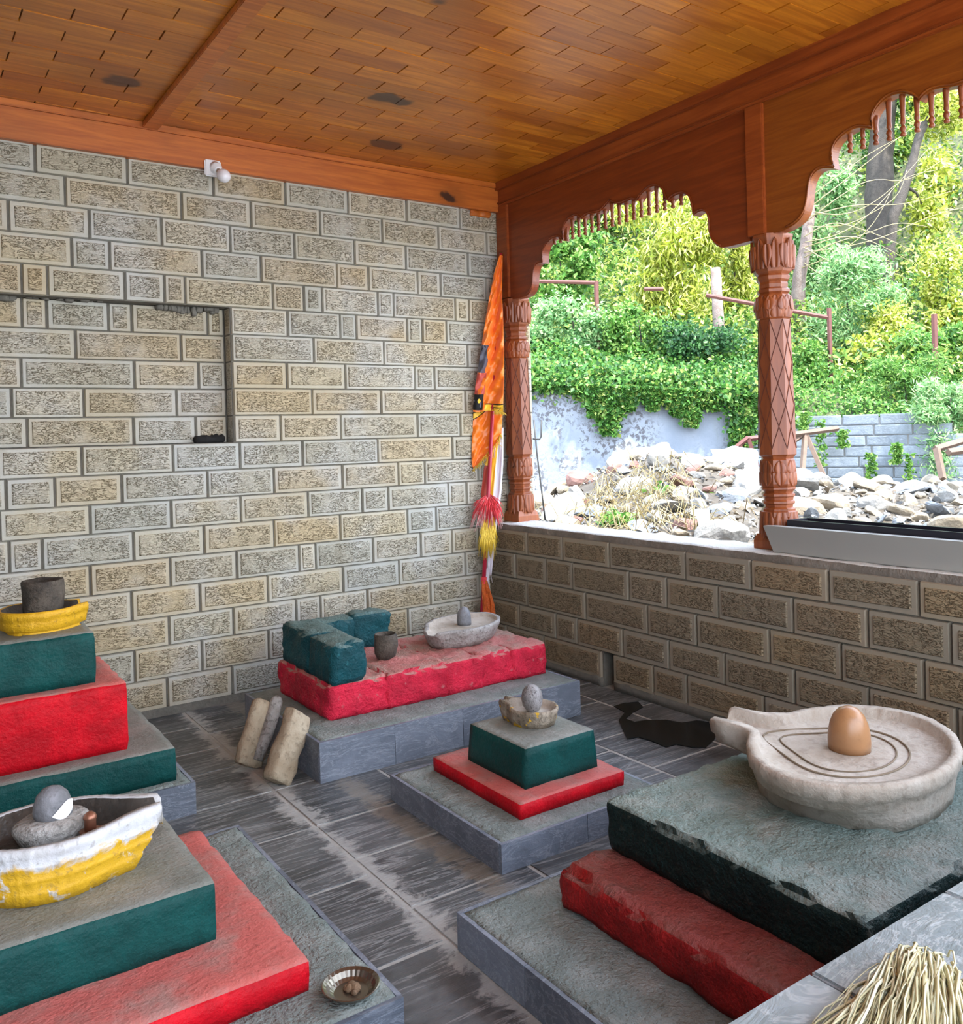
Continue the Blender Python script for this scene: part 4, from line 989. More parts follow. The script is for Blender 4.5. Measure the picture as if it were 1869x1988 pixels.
drape('yellow_sash', rows_from([(1.30, .0, .045), (1.15, -.035, .035), (1.0, -.045, .03), (.88, -.04, .03)], 40), [C_YELLOW, C_MAROON], fl_, lambda v, u: 1 if u < .5 and v > .3 else 0, 1.2, .008, 16, -.024)
# tinsel tassels
mb = MB(); mc = MB()
for i in range(300):
    th = random.uniform(0, 2 * PI); zt = random.uniform(.93, .99); L = random.uniform(.06, .17); out = random.uniform(.02, .095) * (.6 + .4 * abs(math.cos(th)))
    dirv = sid * math.cos(th) + tor * abs(math.sin(th)) * .55
    p0 = pole_at(zt) + dirv * .012; p1 = pole_at(zt - L * .45) + dirv * out * .8; p2 = pole_at(zt - L) + dirv * out * 1.1
    (mc if L > .145 else mb).tube([p0 - offF, p1 - offF, p2 - offF], [.0028, .0026, .0012], 4)
mb.build('red_tassel', [C_RED], fl_); mc.build('pale_tassel', [C_REDPINK], fl_)
mb = MB()
for i in range(120):
    x = random.uniform(-.035, .055); zt = random.uniform(.78, .86); L = random.uniform(.1, .2)
    mb.tube([fp(zt, x * .7, .016) - offF, fp(zt - L * .5, x, .02) - offF, fp(zt - L, x * 1.2 + random.gauss(0, .006), .016) - offF], [.003, .003, .0015], 4)
mb.build('gold_tassel', [C_GOLD], fl_)
mb = MB()
for i in range(30):
    x = random.uniform(.01, .04); zt = random.uniform(.5, .56); L = random.uniform(.05, .14)
    mb.tube([fp(zt, x, .0) - offF, fp(zt - L, x + random.gauss(0, .01), .0) - offF], [.002, .001], 4)
mb.build('frayed_end', [C_WHITE], fl_)
drape('sequin_bag', rows_from([(.475, -.012, .02), (.43, -.01, .035), (.38, -.005, .055), (.33, .0, .072), (.28, .004, .080), (.245, .01, .082)], 40), [C_SEQUIN], fl_, None, 1.6, .010, 24, .016)
mb = MB(); 
for i in range(8): mb.tube([fp(.455 + .005 * i, 0, .0) + sid * .016 * math.cos(a) + tor * .016 * math.sin(a) - offF for a in [k * PI / 6 for k in range(13)]], .003, 5)
mb.build('thread_binding', [C_RED], fl_)
# ------------------------------------------------------------------ straw on the ledge
mb = MB(); base = on(1800, 1885, 2, .60); tail = on(1790, 2060, 2, .60); ax_ = (tail - base); AL = ax_.length; ax_.normalize(); sx_ = Vector((-ax_.y, ax_.x, 0))
for i in range(620):
    f = random.gauss(0, 1); a = f * .16 - .05; L = AL * random.uniform(.6, 1.3); dr = (ax_ * math.cos(a) + sx_ * math.sin(a)).normalized()
    p0 = base + sx_ * (f * .024 + random.gauss(0, .010)) + ax_ * (random.uniform(-.012, .06) + .02 * f * f); h = random.uniform(.006, .065) * math.exp(-f * f * .25)
    pts = [p0 + dr * (L * t) + sx_ * (random.gauss(0, .003) + .012 * f * t * t) + Vector((0, 0, .0025 + h * math.sin(PI * min(1, t * .8 + .12)) )) for t in (0, .2, .4, .6, .8, 1)]
    w = random.uniform(.0012, .0034); nrm = Vector((-dr.y, dr.x, 0)) * w; vs = []
    for k, p in enumerate(pts): vs += [p + nrm * (1 - .13 * k), p - nrm * (1 - .13 * k), p + Vector((0, 0, w * .8))]
    fs = [(0, 2, 1), (15, 16, 17)]
    for k in range(5):
        for q in range(3): fs.append((k * 3 + q, k * 3 + (q + 1) % 3, k * 3 + 3 + (q + 1) % 3, k * 3 + 3 + q))
    mb.add([v - base for v in vs], fs, 0, True)
o = mb.build('straw_bundle', [M_STRAW]); o.location = base; tag(o, 'loose bundle of pale dry straw lying on the slate ledge', 'straw', kind='thing')
# ------------------------------------------------------------------ yard
def yard_z(s, d):
    z = .42 + .62 * math.exp(-((s - 1.75) / 1.25) ** 2 - ((d - 8.7) / 1.5) ** 2) + .33 * math.exp(-((s - 4.1) / 1.7) ** 2 - ((d - 8.0) / 1.3) ** 2)
    z += .16 * math.exp(-((s - 1.2) / 1.4) ** 2 - ((d - 6.6) / 1.0) ** 2)
    return z + .03 * noise.noise(Vector((s * 2.3, d * 2.3, 0)))
def grid(mb, s0, s1, d0, d1, ns, nd, zf, m=0):
    vs = [U(s0 + (s1 - s0) * i / ns, d0 + (d1 - d0) * j / nd, zf(s0 + (s1 - s0) * i / ns, d0 + (d1 - d0) * j / nd)) for j in range(nd + 1) for i in range(ns + 1)]
    mb.add(vs, [(j * (ns + 1) + i, j * (ns + 1) + i + 1, (j + 1) * (ns + 1) + i + 1, (j + 1) * (ns + 1) + i) for j in range(nd) for i in range(ns)], m, True)
mb = MB()
nS, nD = 90, 60
vs = []; keep = {}
for j in range(nD + 1):
    for i in range(nS + 1):
        s_, d = -3 + 13 * i / nS, 2.2 + 9.6 * j / nD; p = U(s_, d); p.z = yard_z(s_, d); keep[(i, j)] = len(vs); vs.append(p)
fs = []
for j in range(nD):
    for i in range(nS):
        q = [keep[(i, j)], keep[(i + 1, j)], keep[(i + 1, j + 1)], keep[(i, j + 1)]]
        if all(vs[k].x > .26 for k in q): fs.append(q)
mb.add(vs, fs, 0, True)
o = mb.build('yard_ground', [M_YARD]); tag(o, 'bare yard ground under the rubble outside', 'ground', kind='structure')
mb = MB(); mb.box(-25, 20, -40, ROOM_Y0 - .001, -.15, -.01)
o = mb.build('court_ground', [plain('court_paving', (.42, .41, .39), .9)]); tag(o, 'pale paved ground in front of the porch', 'ground', kind='structure')
# retaining walls
def wt(s): return float(np.interp(s, [0, .6, 3.3], [1.98, 1.95, 1.74]))
mb = MB(); vs = []; ss = np.linspace(-3, 3.35, 40)
for s_ in ss: vs += [U(s_, 11.0, .2), U(s_, 11.0, wt(s_)), U(s_, 11.25, wt(s_)), U(s_, 11.25, .2)]
fs = []
for i in range(len(ss) - 1):
    a, b = i * 4, i * 4 + 4
    for k in range(3): fs.append((a + k, b + k, b + k + 1, a + k + 1))
fs += [(0, 1, 2, 3), tuple((len(ss) - 1) * 4 + k for k in (3, 2, 1, 0))]
mb.add(vs, fs)
o = mb.build('retaining_wall', [M_LIME]); tag(o, 'whitewashed concrete retaining wall below the ivy', 'wall', kind='structure')
A0, A1 = U(3.32, 10.95), U(7.2, 9.0); ud = (A1 - A0); UL = ud.length; ud.normalize(); un = Vector((ud.y, -ud.x, 0)); un = un if un.dot(CAM - A0) > 0 else -un
mb = MB(); z = .36; r = 0; rows = []
def top2(u): return float(np.interp(u, [0, 1.2, 1.6, 2.2, UL], [1.55, 1.5, 1.5, 1.28, .95]))
while z < 1.5:
    js = []; u = random.uniform(.1, .4)
    while u < UL - .1: js.append(u); u += random.uniform(.28, .46)
    rows.append((z + .125, z, js)); z += .125
block_wall(mb, rows, 0, UL, lambda u, z, h: A0 + ud * u + un * h + Vector((0, 0, z)), margin=.01, panel=.002, gap=.012, proud=.02, hole=lambda a, b, zt, zb: zt > top2((a + b) / 2) + .06)
vs = []; us = np.linspace(0, UL, 30)
for u in us: vs += [A0 + ud * u + Vector((0, 0, .2)), A0 + ud * u + Vector((0, 0, top2(u) - .05)), A0 + ud * u - un * .3 + Vector((0, 0, top2(u) - .05)), A0 + ud * u - un * .3 + Vector((0, 0, .2))]
mb.add(vs, [(i * 4 + k, i * 4 + 4 + k, i * 4 + 5 + k, i * 4 + 1 + k) for i in range(29) for k in range(3)], 2)
o = mb.build('block_wall', MB_BLUE); tag(o, 'blue-grey block retaining wall at the right of the yard', 'wall', kind='structure')
# hillside
def hill_z(s, d):
    t = max(0, min(1, (s - 3.2) / 1.0)); base = (1 - t) * wt(min(s, 3.3)) + t * float(np.interp(s, [3.2, 4.5, 5.5, 7], [1.55, 1.42, 1.12, .9]))
    d0 = (1 - t) * 11.2 + t * (11.2 - (s - 3.3) * .5)
    x = max(0, d - d0)
    return base - .04 + x * .42 + .5 * max(0, x - 8) + .25 * min(1, x) * noise.noise(Vector((s * .9, d * .9, 2)))
mb = MB(); nS, nD = 70, 70; vs = []
for j in range(nD + 1):
    for i in range(nS + 1):
        s_ = -5 + 19 * i / nS; t = max(0, min(1, (s_ - 3.2) / 1.0)); d0 = (1 - t) * 11.2 + t * (11.2 - (s_ - 3.3) * .5); d = d0 + 24 * (j / nD) ** 1.4
        vs.append(U(s_, d, hill_z(s_, d)))
mb.add(vs, [(j * (nS + 1) + i, j * (nS + 1) + i + 1, (j + 1) * (nS + 1) + i + 1, (j + 1) * (nS + 1) + i) for j in range(nD) for i in range(nS)], 0, True)
o = mb.build('hillside', [M_SOIL]); tag(o, 'steep overgrown hillside above the retaining walls', 'hill', kind='structure')
# ------------------------------------------------------------------ leaves
def leaves(name, P, size, mat, parent=None, aspect=.55, nrm=None, droop=0.0, tilt=.8, origin=None, smooth=False):
    """folded leaf blades at the points P (n,3)"""
    n = len(P); P = np.asarray(P, float)
    N0 = np.array(nrm if nrm is not None else (-FW.x * .6, -FW.y * .6, .7)); 
    N = N0[None, :] + rng.normal(0, tilt, (n, 3)); N /= np.linalg.norm(N, axis=1)[:, None]
    D = rng.normal(0, 1, (n, 3)); D[:, 2] -= droop * 2.2; D -= (D * N).sum(1)[:, None] * N; D /= np.linalg.norm(D, axis=1)[:, None]
    S = np.cross(N, D); L = size * rng.uniform(.6, 1.35, n)[:, None]; W = L * aspect * .5
    A = P - D * L * .5; T = P + D * L * .5; M_ = P - D * L * .08 
    l = M_ + S * W + N * W * .35; r = M_ - S * W + N * W * .35
    V = np.stack([A, l, T, r], 1).reshape(-1, 3)
    if origin is not None: V = V - np.array(origin)[None, :]
    me = bpy.data.meshes.new(name); me.vertices.add(4 * n); me.vertices.foreach_set('co', V.ravel().astype(np.float32))
    I = np.arange(n)[:, None] * 4; tri = np.concatenate([I + np.array([0, 1, 2]), I + np.array([0, 2, 3])], 1).reshape(-1)
    me.loops.add(6 * n); me.loops.foreach_set('vertex_index', tri.astype(np.int32)); me.polygons.add(2 * n)
    me.polygons.foreach_set('loop_start', np.arange(0, 6 * n, 3, dtype=np.int32)); me.polygons.foreach_set('loop_total', np.full(2 * n, 3, dtype=np.int32))
    me.materials.append(mat); me.update(calc_edges=True); me.validate()
    o = bpy.data.objects.new(name, me); return link(o, parent)
def blob(c, rx, ry, rz, n, shell=.6):
    """points in the shell of a lumpy ellipsoid"""
    v = rng.normal(0, 1, (n, 3)); v /= np.linalg.norm(v, axis=1)[:, None]
    rr = (shell + (1 - shell) * rng.random(n)) 
    l = 1 + .22 * np.sin(v[:, 0] * 5 + c[0]) * np.cos(v[:, 2] * 6 + c[1]) + .12 * np.sin(v[:, 1] * 9 + c[2])
    return np.array(c)[None, :] + v * (rr * l)[:, None] * np.array([rx, ry, rz])[None, :]
# ivy sheet over the bank and down the wall
def bank(n, s0, s1, x0, x1, lift=(.0, .25)):
    s_ = rng.uniform(s0, s1, n); x = rng.uniform(x0, x1, n) ; out = []
    for a, b in zip(s_, x):
        t = max(0, min(1, (a - 3.2) / 1.0)); d0 = (1 - t) * 11.2 + t * (11.2 - (a - 3.3) * .5); d = d0 + b
        p = U(a, d, hill_z(a, d)); out.append((p.x, p.y, p.z + random.uniform(*lift)))
    return np.array(out)
hang = []
tongues = [(1.0, .10, .9), (1.42, .16, .40), (1.60, .22, .62), (1.85, .15, .30), (2.15, .14, .28), (2.45, .13, .34), (2.62, .16, .46), (2.9, .12, .25), (3.25, .22, .80), (3.42, .16, .95), (.8, .1, .12), (.5, .2, .10), (2.3, .3, .14), (2.8, .3, .16), (1.1, .3, .12), (1.7, .4, .18)]
for (s0, w, L) in tongues[1:]:
    k = int(1500 * w * L / .05) if L > .2 else 500
    for i in range(min(k, 1500)):
        h = random.random() ** 1.3; s_ = s0 + random.gauss(0, w * (1 - .6 * h) * .6); zt = wt(min(s_, 3.3)); p = U(s_, 10.93 - random.uniform(0, .10) * (1 - h * .5), zt + .06 - h * L); hang.append(tuple(p))
clump = []
for i in range(90):                                       # ragged growth over the wall's edge
    s_ = random.uniform(-.6, 3.6); p = U(s_, 11.0 + random.uniform(-.12, .3), wt(min(s_, 3.3)) + random.uniform(-.06, .22)); clump.append(blob(p, .28, .2, .2, 110, .3))
P1 = np.concatenate([bank(26000, -.6, 4.0, -.05, 2.2, (.0, .40)), np.array(hang)] + clump)
o = leaves('ivy', P1, .062, L_IVY, aspect=.75, tilt=.8, droop=.5); tag(o, 'dense green ivy spilling over the top of the whitewashed wall', 'ivy', kind='stuff')
P2 = np.concatenate([bank(16000, 3.4, 8.5, -.15, 2.0, (.0, .34))])
o = leaves('creeper', P2, .058, L_GREEN, aspect=.55, tilt=.8, droop=.4); tag(o, 'green creeper and weeds along the top of the block wall', 'creeper', kind='stuff')
P3 = np.concatenate([bank(42000, -2, 10, 1.2, 8, (.0, .6)), bank(42000, -2, 16, 5, 20, (.0, 1.2))])
o = leaves('undergrowth', P3, .11, L_MIX, aspect=.45, tilt=.9); tag(o, 'mixed green undergrowth covering the hillside behind the fence', 'undergrowth', kind='stuff')
# vine strings on the block wall
vp = []
for (px, y0, y1) in ((1592, 815, 905), (1636, 835, 870), (1740, 860, 900), (1765, 880, 960), (1690, 880, 940), (1560, 800, 840), (1535, 790, 830)):
    for i in range(160):
        t = random.random(); d = 10.85 - (px - 1480) / 389 * 1.15 - .12; p = at(px + random.gauss(0, 6), y0 + (y1 - y0) * t, d); vp.append(tuple(p))
o = leaves('wall_vine', vp, .055, L_GREEN, aspect=.7); tag(o, 'thin vine strings hanging on the blue-grey block wall', 'vine', kind='stuff')
# bushes
def bush(px, py, d, wpx, hpx, n, size, mat, label, nm='bush', aspect=.5, droop=.3, cat='bush', deep=.7, stems=6, lobes=9, smat=None):
    c = at(px, py, d); w = wpx / F * d / 2; h = hpx / F * d / 2
    g0 = hillz_at(c); base = Vector((c.x, c.y, g0 - .05)); root = empty(nm, base, label, cat)
    pts = []
    for i in range(lobes):
        cc = c + RT * random.uniform(-.8, .8) * w + Vector((0, 0, random.uniform(-.75, .75) * h)) + FW * random.uniform(-.4, .4) * w * deep; k = random.uniform(.3, .6)
        pts.append(blob(cc, w * k, w * k * deep, h * k, n // lobes, .15))
    lowh = max(.1, c.z - h * .2 - g0)                       # leafy down to the ground
    for i in range(4): pts.append(blob(Vector((c.x, c.y, g0 + lowh * .5)) + RT * random.uniform(-.5, .5) * w, w * .55, w * .4, lowh * .6, n // 8, .15))
    leaves('foliage', np.concatenate(pts), size, mat, root, aspect, droop=droop, origin=base)
    mb = MB()
    e = c + Vector((0, 0, h * .4)); mb.tube([Vector((0, 0, 0)), (e - base) * .5 + RT * .04, e - base], [.022, .016, .006], 6)
    mb.build('stem', [smat or M_BARK], root)
    return root
def hillz_at(p):
    v = Vector((p.x - CAM.x, p.y - CAM.y, 0)); return hill_z(v.dot(RT), v.dot(FW)) if v.dot(FW) > 11 else .5
bush(1085, 500, 13.2, 150, 130, 4500, 0.099, L_GREEN, 'mid-green bush seen under the left end of the left arch', droop=.5)
bush(1290, 470, 13.6, 250, 190, 9000, 0.124, L_YELLOW, 'tall pale yellow-green bush filling the left arch', aspect=.24, droop=.9)
bush(1420, 470, 14.2, 120, 190, 4200, 0.124, L_YELLOW, 'narrow yellow-green bush just left of the pillar between the arches', aspect=.24, droop=.9)
bush(1110, 630, 12.3, 190, 130, 5100, 0.062, L_MINT, 'pale green bush below the red rail, nearest the corner pillar', aspect=.5)
bush(1375, 690, 11.9, 170, 130, 6600, 0.056, L_DARK, 'dark green bush overhanging the whitewashed wall, left of the pillar between the arches', aspect=.7)
bush(1240, 650, 12.2, 160, 150, 5400, 0.062, L_GREEN, 'leafy green bush below the middle of the rail fence', aspect=.6)
bush(1555, 690, 11.8, 120, 130, 4500, 0.056, L_GREEN, 'green bush just right of the pillar between the arches', aspect=.6)
bush(1640, 545, 13.0, 200, 130, 4500, 0.105, L_MINT, 'tall pale weeds behind the rusty fence post', nm='tall_weeds', aspect=.22, cat='weeds')
bush(1705, 650, 12.6, 200, 130, 6600, 0.068, L_YELLOW, 'sunlit yellow-green bush right of the rusty fence post', aspect=.5)
bush(1755, 745, 10.9, 170, 110, 6000, 0.074, L_GREEN, 'feathery green bush on top of the block wall', aspect=.2, droop=.2)
bush(1845, 795, 10.0, 150, 110, 5400, 0.074, L_MINT, 'feathery pale green bush hanging over the right end of the block wall', aspect=.2, droop=.2)
bush(1840, 580, 13.4, 140, 210, 6000, 0.074, L_YELLOW, 'bright yellow-green bush at the right edge of the photo', aspect=.45)
bush(1800, 680, 11.9, 190, 120, 5700, 0.068, L_GREEN, 'mid-green bush between the two rusty posts and the yellow-green bush', aspect=.5)
bush(1580, 380, 15.0, 150, 190, 5100, 0.099, L_MINT, 'mint green sapling right of the arch post', nm='sapling', aspect=.4, cat='sapling')
# trees
def tree(trunk, rad, crowns, mat, label, bark=M_BARK, size=.2, aspect=.4, nm='tree', twigs=()):
    pts = [at(*t) for t in trunk]; base = pts[0].copy(); base.z = min(base.z, hillz_at(base)) - .1
    root = empty(nm, base, label, 'tree'); allp = [base] + pts
    mb = MB(); n = len(allp); sm_pts = []
    for i in range(n - 1):
        for k in range(6):
            p = allp[i].lerp(allp[i + 1], k / 6); p += RT * .05 * noise.noise(p * 2.0) ; sm_pts.append(p)
    sm_pts.append(allp[-1]); m_ = len(sm_pts)
    mb.tube([p - base for p in sm_pts], [rad * (1.15 - .5 * i / m_) * (1 + .12 * noise.noise(sm_pts[i] * 3)) for i in range(m_)], 14); mb.build('trunk', [bark], root)
    for (px, py, d, w, h, nn) in crowns:
        mb = MB(); c = at(px, py, d); st_ = min(sm_pts, key=lambda p: (p - c).length)
        mb.tube([st_ - base, (st_ + c) / 2 + Vector((0, 0, .15)) - base, c - base], [rad * .35, rad * .22, rad * .08], 7); mb.build('branch', [bark], root)
    for tw in twigs:
        mb = MB(); q_ = [tuple(at(*q) - base) for q in tw]; q_ = chaikin(chaikin(q_, 9), 9); nq = len(q_)
        mb.tube([Vector(p) for p in q_], [.009 - .006 * i / nq for i in range(nq)], 5); mb.build('branch', [M_TWIG], root)
    if crowns:
        P = np.concatenate([blob(at(px, py, d), w / F * d / 2, w / F * d / 2 * .7, h / F * d / 2, int(nn * 2.2), .2) for (px, py, d, w, h, nn) in crowns])
        leaves('foliage', P, size, mat, root, aspect, droop=.5, origin=base)
    return root
tree([(1712, 600, 16), (1708, 480, 16), (1706, 330, 16.2), (1716, 180, 16.4), (1725, 60, 16.6)], .27, [(1640, 200, 16.8, 200, 160, 1500), (1790, 160, 16.5, 220, 170, 1700), (1720, 60, 17, 260, 150, 1500)], L_GREEN,
     'thick dark trunk rising behind the spindles of the right arch', size=.13)
tree([(1722, 500, 15.2), (1735, 420, 15.2), (1765, 330, 15.3), (1795, 240, 15.4)], .10, [(1830, 210, 15.6, 170, 130, 1300), (1800, 420, 16.0, 120, 130, 700)], L_YELLOW, 'thin leaning tree crossing the thick dark trunk', size=.11)
tree([(1548, 570, 14.6), (1556, 500, 14.6), (1568, 430, 14.7), (1576, 330, 14.9)], .115, [(1570, 250, 15.2, 150, 160, 900)], L_MINT, 'slim pinkish-grey trunk just right of the pillar between the arches', M_BARKP, .10,
     twigs=[[(1562, 470, 14.5), (1620, 460, 14.2), (1680, 425, 14.0), (1740, 360, 14.0), (1800, 290, 14.0)], [(1560, 490, 14.5), (1640, 480, 14.1), (1720, 460, 13.9), (1800, 420, 13.9), (1880, 400, 13.9)], [(1565, 430, 14.6), (1630, 380, 14.2), (1690, 345, 14.2), (1760, 355, 14.0), (1830, 310, 13.9)],
            [(1570, 440, 14.5), (1640, 440, 14.2), (1700, 410, 14.0), (1745, 380, 14.0), (1760, 330, 14.0)], [(1575, 400, 14.5), (1640, 350, 14.4), (1690, 310, 14.2), (1740, 270, 14.0), (1790, 235, 14.0)], [(1562, 480, 14.5), (1640, 455, 14.0), (1700, 470, 13.9), (1770, 510, 13.8)], [(1560, 500, 14.5), (1620, 470, 14.2), (1680, 455, 14.0), (1740, 430, 13.9), (1800, 440, 13.9)],
            [(1556, 520, 14.5), (1610, 500, 14.2), (1660, 470, 14.0), (1700, 430, 13.9), (1730, 370, 13.9)], [(1560, 480, 14.5), (1630, 520, 14.0), (1700, 515, 13.9), (1760, 540, 13.9)], [(1570, 420, 14.5), (1660, 395, 14.1), (1750, 400, 14.0), (1850, 370, 13.9)], [(1572, 410, 14.5), (1630, 420, 14.2), (1690, 400, 14.1), (1760, 340, 14.0), (1820, 330, 14.0)],
            [(1560, 460, 14.5), (1610, 430, 14.3), (1660, 440, 14.1), (1740, 470, 14.0), (1790, 500, 14.0)], [(1575, 380, 14.6), (1640, 330, 14.4), (1700, 290, 14.2), (1760, 260, 14.1)], [(1560, 510, 14.5), (1600, 540, 14.3), (1660, 540, 14.1), (1720, 525, 14.0)]])
for (px, py, d, w, h, n_, mat, lab) in ((1130, 420, 19, 320, 200, 3500, L_MIX, 'distant mixed green tree behind the left half of the left arch'), (1380, 380, 20, 300, 230, 3500, L_YELLOW, 'distant yellow-green tree behind the right half of the left arch'),
        (1560, 470, 20, 230, 260, 3000, L_DEEP, 'deep green tree far behind the slim pinkish trunk'), (1760, 480, 20, 260, 220, 3600, L_DEEP, 'deep green tree far behind the thick dark trunk'), (1850, 400, 18.5, 200, 230, 3000, L_YELLOW, 'bright yellow-green tree at the far right above the bush'),
        (1735, 340, 19.5, 190, 240, 3000, L_MIX, 'leafy green tree between the thick dark trunk and the leaning tree'), (1700, 260, 22, 380, 260, 3600, L_MIX, 'tall green tree high on the hill behind the spindles of the right arch'), (1860, 250, 21, 240, 260, 2500, L_MINT, 'pale green tree high at the far right edge')):
    tree([(px, py + h * .75, d), (px + 6, py + h * .3, d), (px, py, d)], .16, [(px + random.uniform(-.22, .22) * w, py + random.uniform(-.3, .3) * h, d + random.uniform(-.8, .8), w * .62, h * .62, n_ // 5) for _ in range(5)], mat, lab, size=.15, aspect=.4)
# dead stub with a pipe ring
st_ = at(1392, 575, 12.6); sb = empty('dead_trunk', (st_.x, st_.y, hillz_at(st_) - .1), 'short pale dead trunk beside the rail fence, left of the pillar between the arches', 'tree trunk'); zz = sb.location.z
mb = MB(); mb.tube([Vector((0, 0, 0)), Vector((.02, 0, (st_.z - zz) * .5)), Vector((0, .02, at(1385, 520, 12.6).z - zz))], [.10, .085, .07], 12); mb.build('stump', [M_BARKP], sb)
# ------------------------------------------------------------------ rail fence
def bar(mb, a, b, r, o): mb.tube([a - o, b - o], r, 6, 0, False)
def rail(name, segs, posts, label):
    o_ = at(*segs[0][0]); r_ = empty(name, (o_.x, o_.y, o_.z), label, 'fence rail')
    for a, b in segs:
        mb = MB(); bar(mb, at(*a), at(*b), .03, o_); mb.build('rail', [M_RUST], r_)
    for (px, y0, y1, d) in posts:
        a, b = at(px, y0, d), at(px, y1, d); b.x, b.y = a.x, a.y; b.z = min(b.z, hillz_at(b) - .05) if hillz_at(b) < a.z - .2 else b.z
        mb = MB(); bar(mb, a, b, .034, o_); mb.build('fence_post', [M_RUST], r_)
rail('rail_fence', [((1035, 546, 12.4), (1160, 549, 12.3)), ((1250, 561, 12.2), (1287, 561, 12.2)), ((1370, 573, 12.1), (1610, 617, 11.8))], [(1157, 546, 700, 12.3), (1609, 598, 766, 11.8)], 'rusty red rail fence with posts running across the ivy bank')
p0 = at(1813, 610, 11.2); mb = MB(); mb.tube([Vector((0, 0, 0)), Vector((0, 0, p0.z - 1.2))], .04, 6, 0, False)
o = mb.build('fence_post', [M_RUST]); o.location = (p0.x, p0.y, 1.2); tag(o, 'lone rusty red post among the weeds at the far right', 'post')
# ------------------------------------------------------------------ rubble
def rock_mesh(seed, flat):
    R = random.Random(seed); bm = bmesh.new(); bmesh.ops.create_icosphere(bm, subdivisions=3, radius=1)
    planes = [(Vector((R.gauss(0, 1), R.gauss(0, 1), R.gauss(0, 1))).normalized(), R.uniform(.5, .85)) for _ in range(11)]
    for v in bm.verts:
        p = v.co.copy()
        for nrm, dd in planes:
            e = p.dot(nrm) - dd
            if e > 0: p -= nrm * e
        p += p.normalized() * .05 * noise.noise(p * 3 + Vector((seed, 0, 0))); v.co = Vector((p.x * R.uniform(1.0, 1.0), p.y * .8, p.z * flat))
    me = bpy.data.meshes.new('rock'); bm.to_mesh(me); bm.free(); return me
protos = []
for k in range(4):
    for j in range(5):
        me = rock_mesh(k * 10 + j, (.62, .55, .62, .6)[k] if j < 3 else .3); me.materials.append(ROCKM[k]); protos.append((k, j >= 3, me))
RL = {(0, 0): ('rubble_stone', 'pale angular rubble stone in the heap beyond the sill', 'pale angular stones in the rubble heap'), (0, 1): ('slate_slab', 'pale flat slab of stone in the heap beyond the sill', 'pale flat slabs in the rubble heap'),
      (1, 0): ('rubble_stone', 'blue-grey angular rubble stone in the heap beyond the sill', 'blue-grey angular stones in the rubble heap'), (1, 1): ('slate_slab', 'blue-grey flat slate slab in the heap beyond the sill', 'blue-grey slate slabs in the rubble heap'),
      (2, 0): ('rubble_stone', 'tan angular rubble stone in the heap beyond the sill', 'tan angular stones in the rubble heap'), (2, 1): ('slate_slab', 'tan flat slab of stone in the heap beyond the sill', 'tan flat slabs in the rubble heap'),
      (3, 0): ('rubble_stone', 'reddish angular rubble stone in the heap beyond the sill', 'reddish angular stones in the rubble heap'), (3, 1): ('rubble_stone', 'reddish flat stone in the heap beyond the sill', 'reddish flat stones in the rubble heap')}
placed = []
def rock(s_, d, size, kinds, z=None, label=None, stand=0):
    cand = [p for p in protos if (p[0], p[1]) in kinds]; k, f, me = random.choice(cand); nm, lab, grp = RL[(k, f)]
    o = bpy.data.objects.new(nm, me); p = U(s_, d); p.z = (yard_z(s_, d) if z is None else z) + size * .10
    o.location = p; o.scale = (size * random.uniform(.85, 1.25), size * random.uniform(.8, 1.1), size * random.uniform(.8, 1.2)); o.rotation_euler = (random.gauss(0, .35) + stand, random.gauss(0, .35), random.uniform(0, 6.28))
    link(o); tag(o, label or lab, 'stone', None if label else grp); placed.append((s_, d, size)); return o
def S(px, d): return (px - 934.5) / F * d
# named large ones along the crest
for (px, d, size, kk, lab) in ((1130, 8.6, .20, (3, 0), 'reddish boulder at the left end of the heap crest'), (1100, 7.4, .24, (0, 0), 'pale boulder low at the left end of the heap'), (1200, 8.9, .27, (0, 0), 'long pale boulder on the left part of the heap crest'),
        (1268, 9.0, .27, (2, 0), 'big tan boulder in the middle of the heap crest'), (1330, 9.4, .26, (3, 0), 'pinkish-red boulder highest on the heap crest'), (1395, 9.3, .25, (0, 0), 'pale boulder on the crest between the red one and the broken frame'),
        (1450, 7.6, .23, (0, 0), 'large white boulder just left of the pillar between the arches'), (1548, 7.8, .27, (0, 0), 'large white slanting boulder just right of the pillar between the arches'), (1600, 7.2, .20, (2, 0), 'rounded tan boulder near the left end of the trough'),
        (1850, 6.6, .20, (2, 0), 'large tan boulder behind the right end of the trough')):
    rock(S(px, d), d, size, [kk], label=lab)
tries = 0; cnt = 0
while cnt < 275 and tries < 9000:
    tries += 1; d = random.uniform(5.9, 10.2); px = random.uniform(1030, 1885); s_ = S(px, d); size = random.choice((.07, .09, .11, .13, .16, .20))
    if px < 1500:
        if 5.9 < d < 8.2 and random.random() < .62: continue
        kinds = random.choice(([(0, 0)], [(0, 0)], [(2, 0)], [(3, 0)], [(0, 1)], [(1, 1)]))
    else: kinds = random.choice(([(0, 0)], [(1, 1)], [(1, 1)], [(2, 0)], [(0, 1)], [(1, 0)], [(2, 0)]))
    if any((s_ - a) ** 2 + (d - b) ** 2 < ((size + c) * .62) ** 2 for a, b, c in placed): continue
    if U(s_, d).x < .5: continue
    rock(s_, d, size, kinds); cnt += 1
